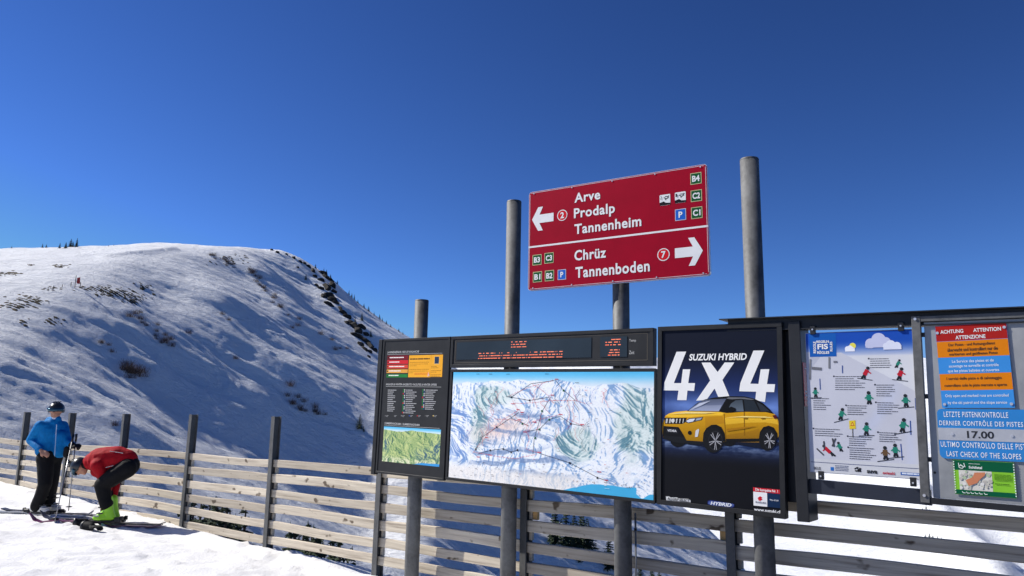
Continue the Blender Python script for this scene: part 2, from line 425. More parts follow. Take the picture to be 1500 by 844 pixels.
far = grid_obj('far_mountains', np.stack([FX, FY, FZ], -1), VALLEY); tag(far, kind='structure')
def on_far(px, py):
    d = ray(px, py); d = d / d[1]
    for Y in np.arange(70, 1200, 1.0):
        p = CAM + d * Y
        z = float(far_z(np.array([p[0]]), np.array([p[1]]))[0])
        if p[2] <= z: return Vector((p[0], p[1], z))
    return None

# ------------------------------------------------------------------ timber fence on steel posts
def fpt(s_along, off=0.0, z=0.0):
    """point by metres along the fence (0 at the post beside the left board), metres in front of it, height from eye"""
    Y0 = 8.54; p = np.array([FC - U0 * Y0, Y0, H + z])
    return Vector(p + E_R * s_along + N_F * off)
FANG = math.atan2(E_R[1], E_R[0])
SP = 2.0
fence = empty('timber_fence', fpt(0, 0, -H + 0.0), FANG)
tag(fence, 'long fence of weathered horizontal boards between dark steel posts along the piste edge', 'fence')
fence.location.z = 0
mb = MB()     # H-section: two flanges and a web
for y0, y1 in ((-0.052, -0.042), (0.042, 0.052)): mb.box(-0.036, 0.036, y0, y1, -0.9, 1.665)
mb.box(-0.004, 0.004, -0.0415, 0.0415, -0.9, 1.663)
post_me = None
def zground(s_al): 
    p = fpt(s_al); return float(piste_z(p.x, p.y))
KMIN, KMAX = -8, 4
for k in range(KMIN, KMAX + 1):
    if post_me is None:
        o = mb.build('post', STEEL, fence); post_me = o.data
    else:
        o = link(bpy.data.objects.new('post', post_me), fence)
    o.location = (k * SP, -0.02, H - 1.665 + random.uniform(-0.012, 0.012)); o.rotation_euler = (0, random.uniform(-0.008, 0.008), 0)
plank_mes = []
for i in range(7):   # a few board shapes: slight sag, chipped ends, rounded arrises
    n = 15; prof = [(-0.017, -0.049), (0.017, -0.049), (0.02, -0.044), (0.02, 0.044), (0.016, 0.05), (-0.016, 0.05), (-0.02, 0.045), (-0.02, -0.044)]
    v = []; f = []
    ph = random.uniform(0, 6); am = random.uniform(0.002, 0.011); ht = random.uniform(0.92, 1.10)
    for a in range(n):
        x = 0.012 + 1.955 * a / (n - 1); dz = am * math.sin(ph + 2.2 * x); w_ = 1 + 0.025 * math.sin(ph * 2 + 5 * x) + random.uniform(-0.01, 0.01)
        for (py_, pz_) in prof: v.append((x, py_ + 0.002 * math.sin(3 * x + ph), pz_ * w_ * ht + dz))
    m_ = len(prof)
    for a in range(n - 1):
        for q in range(m_): f.append((a * m_ + q, a * m_ + (q + 1) % m_, (a + 1) * m_ + (q + 1) % m_, (a + 1) * m_ + q))
    f.append(tuple(range(m_))[::-1]); f.append(tuple((n - 1) * m_ + q for q in range(m_)))
    me = bpy.data.meshes.new('plank'); me.from_pydata(v, [], f); me.materials.append(WOOD); me.update(); plank_mes.append(me)
for k in range(KMIN, KMAX):
    for r in range(6):
        o = link(bpy.data.objects.new('plank', random.choice(plank_mes)), fence)
        o.location = (k * SP + random.uniform(-0.006, 0.006), -0.02 + random.uniform(-0.004, 0.004), H - 0.54 - 0.05 - 0.187 * r + random.uniform(-0.009, 0.009))
        o.rotation_euler = (random.uniform(-0.05, 0.05), random.uniform(-0.005, 0.005), 0)
blk = MB().box(-0.034, 0.034, -0.018, 0.018, -0.046, 0.046, 0.003)
blk_me = None
FRESH = plain('fresh_sawn_wood', (0.55, 0.33, 0.12), 0.7, 0, 0.2, 20)
for k in range(KMIN + 1, KMAX + 1):      # spacer blocks between boards at the posts
    for r in range(5):
        if blk_me is None: o = blk.build('spacer_block', WOOD, fence); blk_me = o.data
        else: o = link(bpy.data.objects.new('spacer_block', blk_me), fence)
        o.location = (k * SP + 0.042, 0.006, H - 0.54 - 0.05 - 0.187 * r - 0.0935); o.scale = (0.5, 1, 0.9)
for s_, zz in ((SP + 0.075, -0.54 - 0.187 - 0.142), (2 * SP - 0.085, -0.54 - 0.187 - 0.142)):
    o = blk.build('wood_block', FRESH, fence); o.location = (s_, 0.02, H + zz)
    o['label'] = 'fresh tan block of wood wedged beside the post'

# ------------------------------------------------------------------ round steel poles
PO = 0.195; BO = 0.36
def along(px, py, off):
    """metres along the fence of the point seen at a picture position, on the vertical plane 'off' metres before the fence"""
    d = ray(px, py); c = FC - off * CN
    t = c / (d[0] + U0 * d[1]); p = CAM + d * t
    return float((p - np.array(fpt(0))) @ E_R), float(p[2] - H)
poles = [((612, 600), (621, 441), 'short round galvanised pole behind the leftmost black information board'),
         ((748, 600), (752, 297), 'tall round galvanised pole left of the red direction sign'),
         ((911, 600), None, 'round galvanised pole carrying the red direction sign'),
         ((1112, 600), (1099, 235), 'tallest round galvanised pole rising right of the red direction sign')]
pole_s = []
for (m, t, lab) in poles:
    s_, _ = along(*m, PO); pole_s.append(s_)
    zt = along(*t, PO)[1] if t else along(950, 262, PO)[1]
    e = empty('round_pole', fpt(s_, PO, -H)); e.location.z = -0.9; tag(e, lab, 'pole', 'round poles holding the boards')
    MB().tube([(0, 0, 0), (0, 0, H + zt + 0.9)], 0.073, 40).build('shaft', GALV, e, True)
    sh = e.children[0]
    for p in sh.data.polygons: p.use_smooth = len(p.vertices) == 4
    MB().tube([(0, 0, H + zt + 0.9), (0, 0, H + zt + 0.912)], [0.0745, 0.070], 40).build('cap', GALV, e)
    for zz in (1.02, 1.9):
        MB().tube([(0, 0, 0.9 + zz), (0, 0, 0.9 + zz + 0.012)], 0.0742, 40).build('weld_seam', GALV, e, False)
th = empty('thin_rod', fpt(along(931, 780, 0.10)[0], 0.10, -H)); th.location.z = -0.8
tag(th, 'thin pale metal rod standing right of the pole under the red sign', 'rod')
MB().tube([(0, 0, 0), (0, 0, 0.8 + H + along(931, 752, .10)[1])], 0.008, 12).build('shaft', SHEET, th, True)
MB().tube([(0, 0, 0.8 + H + along(931, 777, .10)[1]), (0, 0, 0.8 + H + along(931, 774, .10)[1])], 0.012, 12).build('collar', BLACK, th, True)

# ------------------------------------------------------------------ boards: shared tools
class Board:
    """vertical rectangle; local x to the right, local z up, -y towards the viewer; origin at its lower left corner"""
    def __init__(s, name, label, cat, quad, off=0.36, plane=None, group=None):
        if plane is None: s.n = N_F; s.c = FC / CN - off; s.ex = E_R
        else: s.n, s.c, s.ex = plane
        TL, TR, BR, BL = [s.hit(*q) for q in quad]
        right = ((TR - TL) + (BR - BL)) / 2; up = ((TL - BL) + (TR - BR)) / 2
        ang = math.atan2(right[2], right @ s.ex)
        s.ang = ang
        s.X = s.ex * math.cos(ang) + np.array([0, 0, 1]) * math.sin(ang)
        s.Z = -s.ex * math.sin(ang) + np.array([0, 0, 1]) * math.cos(ang)
        ctr = (TL + TR + BR + BL) / 4
        s.w = (abs((TR - TL) @ s.X) + abs((BR - BL) @ s.X)) / 2; s.h = (abs((TL - BL) @ s.Z) + abs((TR - BR) @ s.Z)) / 2
        s.o = ctr - s.X * s.w / 2 - s.Z * s.h / 2
        s.e = empty(name); tag(s.e, label, cat, group)
        yv = -s.n
        s.e.matrix_world = Matrix(((s.X[0], yv[0], s.Z[0], s.o[0]), (s.X[1], yv[1], s.Z[1], s.o[1]), (s.X[2], yv[2], s.Z[2], s.o[2]), (0, 0, 0, 1)))
    def hit(s, px, py):
        d = ray(px, py); t = (s.c - CAM @ (-s.n)) / (d @ (-s.n)); return CAM + d * t
    def P(s, px, py):
        q = s.hit(px, py) - s.o; return float(q @ s.X), float(q @ s.Z)
    def box(s, name, x0, x1, z0, z1, y0, y1, mat, parent=None, ch=0.0):
        return MB().box(x0, x1, y0, y1, z0, z1, ch).build(name, mat, parent or s.e)
    def quadbox(s, name, a, b, y0, y1, mat, parent=None, ch=0.0):
        """box between two picture corners (upper left, lower right)"""
        x0, z1 = s.P(*a); x1, z0 = s.P(*b)
        return s.box(name, x0, x1, z0, z1, y0, y1, mat, parent, ch)
    def frame(s, name, t, y0, y1, mat, x0=0, x1=None, z0=0, z1=None, parent=None):
        x1 = s.w if x1 is None else x1; z1 = s.h if z1 is None else z1
        m = MB(); m.box(x0, x1, y0, y1, z0, z0 + t, 0.002); m.box(x0, x1, y0, y1, z1 - t, z1, 0.002)
        m.box(x0, x0 + t, y0 + 0.0005, y1 - 0.0005, z0 + t, z1 - t); m.box(x1 - t, x1, y0 + 0.0005, y1 - 0.0005, z0 + t, z1 - t)
        return m.build(name, mat, parent or s.e)

class Ink:
    """flat printed shapes on a board, one mesh with a colour per shape, each shape a hair above the one before"""
    def __init__(s, bd, y=-0.001, step=0.00005): s.b = bd; s.y = y; s.v = []; s.f = []; s.c = []; s.step = step
    def poly(s, pts, col, px=True, cols=None):
        pts = [s.b.P(*p) for p in pts] if px else pts
        s.y -= s.step; b = len(s.v)
        s.v += [(x, s.y, z) for x, z in pts]; s.f.append(tuple(range(b, b + len(pts))))
        s.c += list(cols) if cols else [col] * len(pts)
        return s
    def rect(s, x0, z0, x1, z1, col): return s.poly([(x0, z0), (x1, z0), (x1, z1), (x0, z1)], col, False)
    def prect(s, a, b, col):
        x0, z1 = s.b.P(*a); x1, z0 = s.b.P(*b); return s.rect(x0, z0, x1, z1, col)
    def disc(s, cx, cz, r, col, n=24, sq=1.0, ang=0.0, px=False):
        if px: cx, cz = s.b.P(cx, cz)
        ca, sa = math.cos(ang), math.sin(ang); pts = []
        for k in range(n):
            x = r * sq * math.cos(2 * math.pi * k / n); z = r * math.sin(2 * math.pi * k / n)
            pts.append((cx + x * ca - z * sa, cz + x * sa + z * ca))
        return s.poly(pts, col, False)
    def line(s, pts, wd, col, px=True):
        pts = [Vector(s.b.P(*p)) if px else Vector(p) for p in pts]
        for a, b in zip(pts[:-1], pts[1:]):
            d = (b - a); d = d.normalized() if d.length > 0 else Vector((1, 0)); nn = Vector((-d.y, d.x)) * wd / 2
            s.poly([tuple(a + nn), tuple(a - nn), tuple(b - nn), tuple(b + nn)], col, False)
        return s
    def dashes(s, x0, x1, z, h, col, seed=0, gap=0.25, fill=1.0):
        """a line of print too small to read"""
        r = random.Random(seed); x = x0; end = x0 + (x1 - x0) * fill; y = s.y - s.step
        while x < end:
            l = r.uniform(1.2, 4.5) * h; l = min(l, end - x); b = len(s.v)
            s.v += [(x, y, z), (x + l, y, z), (x + l, y, z + h * 0.7), (x, y, z + h * 0.7)]; s.f.append((b, b + 1, b + 2, b + 3)); s.c += [col] * 4
            x += l + h * r.uniform(gap, gap * 2.2)
        return s
    def build(s, name, parent=None, mat=None, stuff=False):
        f = []
        for q in s.f:   # face the viewer (-y)
            a = sum(s.v[q[i]][0] * s.v[q[(i + 1) % len(q)]][2] - s.v[q[(i + 1) % len(q)]][0] * s.v[q[i]][2] for i in range(len(q)))
            f.append(q if a > 0 else q[::-1])
        o = mesh_obj(name, s.v, f, mat or PRINT, parent or s.b.e, cols=s.c)
        if stuff: o['kind'] = 'stuff'
        return o

TEXTS = []
inks = {}
def ink_mat(c, emit=False):
    key = (tuple(round(x, 4) for x in c[:3]), emit)
    if key not in inks:
        m, nt_, bs = newmat('lettering_ink')
        n = noise_node(nt_, 30, 3); r = ramp(nt_, n.outputs['Fac'], [(0.3, tuple(x * 0.93 for x in c[:3]) + (1,)), (0.7, c)])
        nt_.links.new(r.outputs[0], bs.inputs['Base Color']); bs.inputs['Roughness'].default_value = 0.5
        if emit:
            bs.inputs['Emission Color'].default_value = c; bs.inputs['Emission Strength'].default_value = 1.6
        inks[key] = m
    return inks[key]
def text(bd, body, x0, x1, z0, z1, col, bold=0.0, shear=0.0, y=-0.004, parent=None, name='lettering', rot=0, spacing=1.0, emit=False, mirror=False):
    """lettering fitted into a rectangle of the board"""
    cu_ = bpy.data.curves.new('lettering', 'FONT'); cu_.body = body; cu_.size = 1.0; cu_.offset = bold; cu_.shear = shear
    cu_.resolution_u = 3; cu_.space_character = spacing; cu_.extrude = 0.0; cu_.fill_mode = 'FRONT'
    o = bpy.data.objects.new('lettering_curve', cu_); COL.objects.link(o)
    TEXTS.append((o, bd, x0, x1, z0, z1, col, y, parent, name, rot, emit))
def ptext(bd, body, xl, xr, yt, yb, col, **k):
    """same, box given by left, right, and (at the middle) top and bottom of the ink in the picture"""
    xm = (xl + xr) / 2; ym = (yt + yb) / 2
    _, z1 = bd.P(xm, yt); _, z0 = bd.P(xm, yb); sl_ = math.tan(0)
    # left / right ends measured on the slanted text line through the middle
    x0, _ = bd.P(xl, ym); x1, _ = bd.P(xr, ym)
    text(bd, body, x0, x1, z0, z1, col, **k)
def flush_text():
    bpy.context.view_layer.update()
    dg = bpy.context.evaluated_depsgraph_get()
    for (o, bd, x0, x1, z0, z1, col, y, parent, name, rot, emit) in TEXTS:
        ev = o.evaluated_get(dg); me = ev.to_mesh()
        v = np.empty(len(me.vertices) * 3); me.vertices.foreach_get('co', v); v = v.reshape(-1, 3)
        fs = [tuple(p.vertices) for p in me.polygons]; ev.to_mesh_clear()
        if len(v) == 0: continue
        p = v[:, :2].copy()
        if rot: p = np.stack([-p[:, 1], p[:, 0]], -1) if rot > 0 else np.stack([p[:, 1], -p[:, 0]], -1)
        lo, hi = p.min(0), p.max(0); p = (p - lo) / np.maximum(hi - lo, 1e-6)
        V = [(x0 + a * (x1 - x0), y, z0 + b * (z1 - z0)) for a, b in p]
        fl = []
        for q in fs:
            A_ = sum(V[q[i]][0] * V[q[(i + 1) % len(q)]][2] - V[q[(i + 1) % len(q)]][0] * V[q[i]][2] for i in range(len(q)))
            fl.append(q if A_ > 0 else q[::-1])
        mesh_obj(name, V, fl, ink_mat(col, emit), parent or bd.e)
        c_ = o.data; bpy.data.objects.remove(o); bpy.data.curves.remove(c_)
    TEXTS.clear()
WHITE = rgb(238, 238, 236)

# ------------------------------------------------------------------ red direction sign
su_ = 1.637; sn = math.sqrt(1 + su_ * su_)
nS = np.array([-1 / sn, -su_ / sn, 0]); exS = np.array([su_ / sn, -1 / sn, 0])
p3 = np.array(fpt(pole_s[2], PO)); p3f = p3 + nS * 0.12
planeS = (nS, float(p3f @ (-nS)), exS)
sg = Board('direction_sign', 'dark red direction sign with two white arrows high above the piste map', 'sign', [(773.3, 283.2), (1035.2, 240.6), (1039, 402.4), (776.4, 425)], plane=planeS)
CRIM = rgb(158, 0, 36)
m_crim = plain('crimson_sign_film', CRIM, 0.5, 0, 0.08, 3, spec=0.08)
m_alu = plain('sign_edge_aluminium', (0.62, 0.62, 0.64), 0.35, 0.6, 0.1)
m_white = plain('white_sign_film', (0.80, 0.80, 0.80), 0.45, 0, 0.05)
def rrect(x0, z0, x1, z1, r, n=5):
    pts = []
    for cx, cz, a0 in ((x1 - r, z1 - r, 0), (x0 + r, z1 - r, 90), (x0 + r, z0 + r, 180), (x1 - r, z0 + r, 270)):
        for k in range(n + 1):
            a = math.radians(a0 + 90 * k / n); pts.append((cx + r * math.cos(a), cz + r * math.sin(a)))
    return pts
def slab(name, pts, y0, y1, mat, parent):
    n = len(pts); v = [(x, y0, z) for x, z in pts] + [(x, y1, z) for x, z in pts]
    f = [tuple(range(n)), tuple(range(2 * n - 1, n - 1, -1))] + [(i, i + n, (i + 1) % n + n, (i + 1) % n) for i in range(n)]
    return mesh_obj(name, v, f, mat, parent)
slab('edge_trim', rrect(-0.006, -0.006, sg.w + 0.006, sg.h + 0.006, 0.03), 0.001, 0.03, m_alu, sg.e)
face = slab('sign_face', rrect(0, 0, sg.w, sg.h, 0.025), -0.002, 0.0005, m_crim, sg.e)
x0, za = sg.P(775.4, 363.3); x1, zb = sg.P(1036.5, 330.3)
ik = Ink(sg, -0.0025); zm = (za + zb) / 2
ik.rect(0.0, zm - 0.008, sg.w, zm + 0.008, WHITE); ik.build('divider_line')
outl = Ink(sg, -0.0025); wl = rgb(225, 205, 210)
for a, b, c, d in ((0.02, 0.006, sg.w - 0.02, 0.010), (0.02, sg.h - 0.010, sg.w - 0.02, sg.h - 0.006), (0.006, 0.02, 0.010, sg.h - 0.02), (sg.w - 0.010, 0.02, sg.w - 0.006, sg.h - 0.02)):
    outl.rect(a, b, c, d, wl)
outl.build('border_line')
def zpx(q): return (740 + q[0] / 3.245, 220 + q[1] / 3.245)
def arrow(cx, cz, s_, flip):
    pts = [(-1.0, 0.0), (-0.42, 1.02), (0.02, 1.02), (-0.30, 0.36), (1.0, 0.36), (1.0, -0.36), (-0.30, -0.36), (0.02, -1.02), (-0.42, -1.02)]
    k_ = Ink(sg, -0.003)
    k_.poly([(cx + (x * (-1 if flip else 1)) * s_, cz + z * s_ * 0.98) for x, z in pts], WHITE, False); k_.build('arrow')
c1_ = sg.P(*zpx((179, 325))); c2_ = sg.P(*zpx((873, 484)))
l1 = abs(sg.P(*zpx((230, 318)))[0] - sg.P(*zpx((128, 330)))[0]) / 2; l2 = abs(sg.P(*zpx((940, 478)))[0] - sg.P(*zpx((807, 493)))[0]) / 2
arrow(c1_[0], c1_[1], l1, False); arrow(c2_[0], c2_[1], l2, True)
for (q, s_, r) in (((272, 310), '2', 0.052), ((753, 497), '7', 0.054)):
    cx, cz = sg.P(*zpx(q)); k_ = Ink(sg, -0.003)
    k_.disc(cx, cz, r, WHITE, 40); k_.disc(cx, cz, r * 0.87, rgb(214, 24, 36), 40); o = k_.build('number_disc')
    text(sg, s_, cx - r * 0.36, cx + r * 0.36, cz - r * 0.55, cz + r * 0.55, WHITE, bold=0.03, y=-0.0042)
def boxed(q, w_, h_, s_, col, edge):
    cx, cz = sg.P(*zpx(q)); k_ = Ink(sg, -0.003)
    k_.rect(cx - w_ / 2, cz - h_ / 2, cx + w_ / 2, cz + h_ / 2, edge); k_.rect(cx - w_ / 2 + .005, cz - h_ / 2 + .005, cx + w_ / 2 - .005, cz + h_ / 2 - .005, col); k_.build('plate')
    tw = w_ * (0.36 if len(s_) == 1 else 0.68)
    text(sg, s_, cx - tw / 2, cx + tw / 2, cz - h_ * 0.27, cz + h_ * 0.27, WHITE, bold=0.035, y=-0.0042)
GRN = rgb(10, 88, 44); BLU = rgb(30, 100, 200); EDG = rgb(205, 200, 150)
for q, s_ in (((907, 135), 'B4'), ((909, 217), 'C2'), ((911, 298), 'C1'), ((152, 522), 'B3'), ((209, 513), 'C3'), ((154, 603), 'B1'), ((211, 597), 'B2')):
    boxed(q, 0.094, 0.098, s_, GRN, EDG)
boxed((834, 307), 0.094, 0.098, 'P', BLU, rgb(200, 200, 210)); boxed((270, 592), 0.084, 0.094, 'P', BLU, rgb(200, 200, 210))
for q, num in (((760, 237), '2'), ((833, 225), '1')):
    cx, cz = sg.P(*zpx(q)); k_ = Ink(sg, -0.003); dk = rgb(25, 25, 28)
    k_.poly(rrect(cx - .047, cz - .047, cx + .047, cz + .047, .008), WHITE, False)
    k_.poly([(cx - .047, cz - .022), (cx - .012, cz - .012), (cx + .008, cz - .026), (cx + .047, cz - .03), (cx + .047, cz - .046), (cx - .047, cz - .046)], dk, False)
    for a, b, w_ in (((-.01, .022), (.014, .006), .008), ((.0, .028), (.02, .026), .007), ((.014, .006), (.03, .018), .008), ((.018, .03), (.034, .012), .006), ((.0, .005), (.012, -.003), .006)):
        k_.line([(cx + a[0], cz + a[1]), (cx + b[0], cz + b[1])], w_, dk, False)
    k_.disc(cx + .032, cz + .028, .006, dk, 10); k_.build('pictogram_plate')
    text(sg, num, cx - .04, cx - .026, cz + .008, cz + .034, dk, y=-0.006)
for body, xl, xr, yt, yb in (('Arve', 841.7, 879.5, 280.5, 294.8), ('Prodalp', 841, 901, 301.5, 320.5), ('Tannenheim', 841.7, 939.7, 322.5, 337.6), ('Chrüz', 841.7, 888, 364.5, 380), ('Tannenboden', 843.2, 952, 386.3, 402.8)):
    ptext(sg, body, xl, xr, yt, yb, WHITE, bold=0.025, spacing=1.08)
dt = MB()
for i in range(5):
    for zz in (0.016, sg.h - 0.016):
        MB().tube([(0.05 + i * (sg.w - 0.1) / 4, -0.002, zz), (0.05 + i * (sg.w - 0.1) / 4, -0.006, zz)], 0.006, 10).build('rivet', m_alu, sg.e)
for zz in (0.22, sg.h - 0.3):    # clamps to the pole
    xx = float((p3 - sg.o) @ sg.X)
    MB().box(xx - 0.13, xx + 0.13, 0.031, 0.055, zz, zz + 0.05, 0.003).build('clamp', STEEL, sg.e)

# ------------------------------------------------------------------ left information board
lb = Board('information_board', 'narrow black information board with avalanche bars, the leftmost board', 'notice board', [(561.3, 497), (658.6, 493.5), (651.6, 704), (551.4, 693.2)])
lb.box('panel', 0.006, lb.w - 0.006, 0.006, lb.h - 0.006, -0.0, 0.03, ANTH, ch=0.003)
lb.frame('frame', 0.022, -0.006, 0.034, ANTH)
lb.box('side_rail', -0.075, -0.018, -0.02, lb.h + 0.0, -0.004, 0.05, ANTH, ch=0.004)
lb.box('rear_case', 0.03, lb.w - 0.03, 0.03, lb.h - 0.03, 0.0301, 0.055, BLACK)
LG = rgb(190, 190, 188)
def z8(q): return (540 + q[0] / 3.84, 490 + q[1] / 3.84)
def lbt(s_, a, b, hh, col=LG):
    x0, z0 = lb.P(*z8(a)); x1, _ = lb.P(*z8(b)); text(lb, s_, x0, x1, z0, z0 + hh, col, shear=0.25, bold=0.01, y=-0.003)
for a, b in (((105, 112), (415, 106)), ((97, 291), (408, 291)), ((88, 509), (400, 517))):
    x0, z0 = lb.P(*z8(a)); x1, _ = lb.P(*z8(b)); hd = Ink(lb); hd.rect(x0, z0 - .004, x1, z0 - .001, LG); hd.build('heading_rule')
lbt('LAWINENGEFAHR / RISK OF AVALANCHE', (107, 107), (285, 100), 0.022); lbt('ANLAGEN & WINTER-ANGEBOTE / FACILITIES & WINTER OFFERS', (97, 286), (385, 283), 0.021); lbt('SOMMERPANORAMA / SUMMERPANORAMA', (90, 505), (288, 505), 0.022)
for i, c in enumerate((rgb(120, 26, 38), rgb(206, 40, 50), rgb(214, 76, 58), rgb(226, 160, 70), rgb(38, 124, 60))):
    q0 = (107 - i * 1.6, 120 + 25.8 * i); q1 = (223 - i * 1.0, 140 + 25.5 * i)
    k_ = Ink(lb); k_.prect(z8(q0), z8(q1), c); x0, z1 = lb.P(*z8(q0)); x1, z0 = lb.P(*z8(q1))
    k_.rect(x0 + .006, z0 + .010, x0 + .020, z1 - .010, rgb(20, 20, 20)); k_.dashes(x0 + .034, x1 - .03, z0 + .016, .014, rgb(240, 235, 230), i, 0.12, (.85, .6, .9, .7, .6)[i]); k_.build('danger_bar')
for q0, q1, sd in (((229, 118), (347, 241), 3), ((352, 115), (413, 239), 9)):
    k_ = Ink(lb); k_.prect(z8(q0), z8(q1), rgb(242, 172, 48)); x0, z1 = lb.P(*z8(q0)); x1, z0 = lb.P(*z8(q1)); dk = rgb(120, 80, 25)
    if sd == 3:
        k_.dashes(x0 + .012, x1 - .02, z1 - .045, .018, rgb(70, 50, 30), 4, .15)
        for r, fl in enumerate((.95, .9, .35, 0, .95, .9, .2)): k_.dashes(x0 + .012, x1 - .012, z1 - .075 - .018 * r, .006, dk, r + 30, .3, fl) if fl else None
        k_.dashes(x0 + .09, x1 - .045, z0 + .04, .006, rgb(200, 60, 40), 5, .3); k_.dashes(x0 + .09, x1 - .045, z0 + .028, .006, rgb(200, 60, 40), 6, .3)
        k_.poly([(x1 - .046, z0 + .012), (x1 - .012, z0 + .012), (x1 - .029, z0 + .052)], WHITE, False); k_.build('notice'); text(lb, '2', x1 - .040, x1 - .02, z0 + .016, z0 + .046, rgb(230, 90, 40), bold=.03, y=-.006)
    else:
        xm = (x0 + x1) / 2; k_.rect(xm - .034, z1 - .095, xm + .034, z1 - .018, rgb(235, 200, 130)); k_.rect(xm - .030, z1 - .090, xm + .030, z1 - .020, rgb(38, 58, 86))
        for r in range(8): k_.dashes(x0 + .01, x1 - .01, z1 - .12 - .014 * r, .006, dk, r + 60, .3, random.uniform(.5, 1)) if r not in (2, 5) else None
        k_.build('notice')
k_ = Ink(lb)
for ci, (cx0, cx1, n) in enumerate(((100, 165, 12), (195, 285, 13), (305, 400, 11))):
    for r in range(n):
        x0, z0 = lb.P(*z8((cx0 - r * .35, 316 + r * 10.6))); x1, _ = lb.P(*z8((cx1 - r * .35, 316)))
        if ci: k_.rect(x0 - .004, z0, x0 + .010, z0 + .014, rgb(30, 120, 60) if (r * 7 + ci) % 5 else rgb(200, 45, 45)); k_.rect(x0 + .016, z0, x0 + .028, z0 + .014, rgb(200, 200, 200) if (r + ci) % 3 else rgb(40, 80, 140))
        k_.dashes(x0 + (.04 if ci else .022), x1, z0 + .002, .011, rgb(175, 175, 175), r * 13 + ci, .15, random.uniform(.5, .9))
for q in range(7):
    x0, z0 = lb.P(*z8((95 + q * 45, 462))); k_.disc(x0, z0 + .008, .007, (rgb(120, 120, 120), rgb(60, 60, 60), rgb(130, 130, 130), rgb(40, 90, 190), rgb(200, 50, 50), rgb(90, 90, 90), rgb(230, 200, 120))[q], 10)
    k_.dashes(x0 + .014, x0 + .05, z0 + .009, .006, rgb(160, 160, 160), q + 90, .2); k_.dashes(x0 + .014, x0 + .05, z0 - .002, .006, rgb(160, 160, 160), q + 95, .2, .7)
k_.build('facility_list', stuff=True)

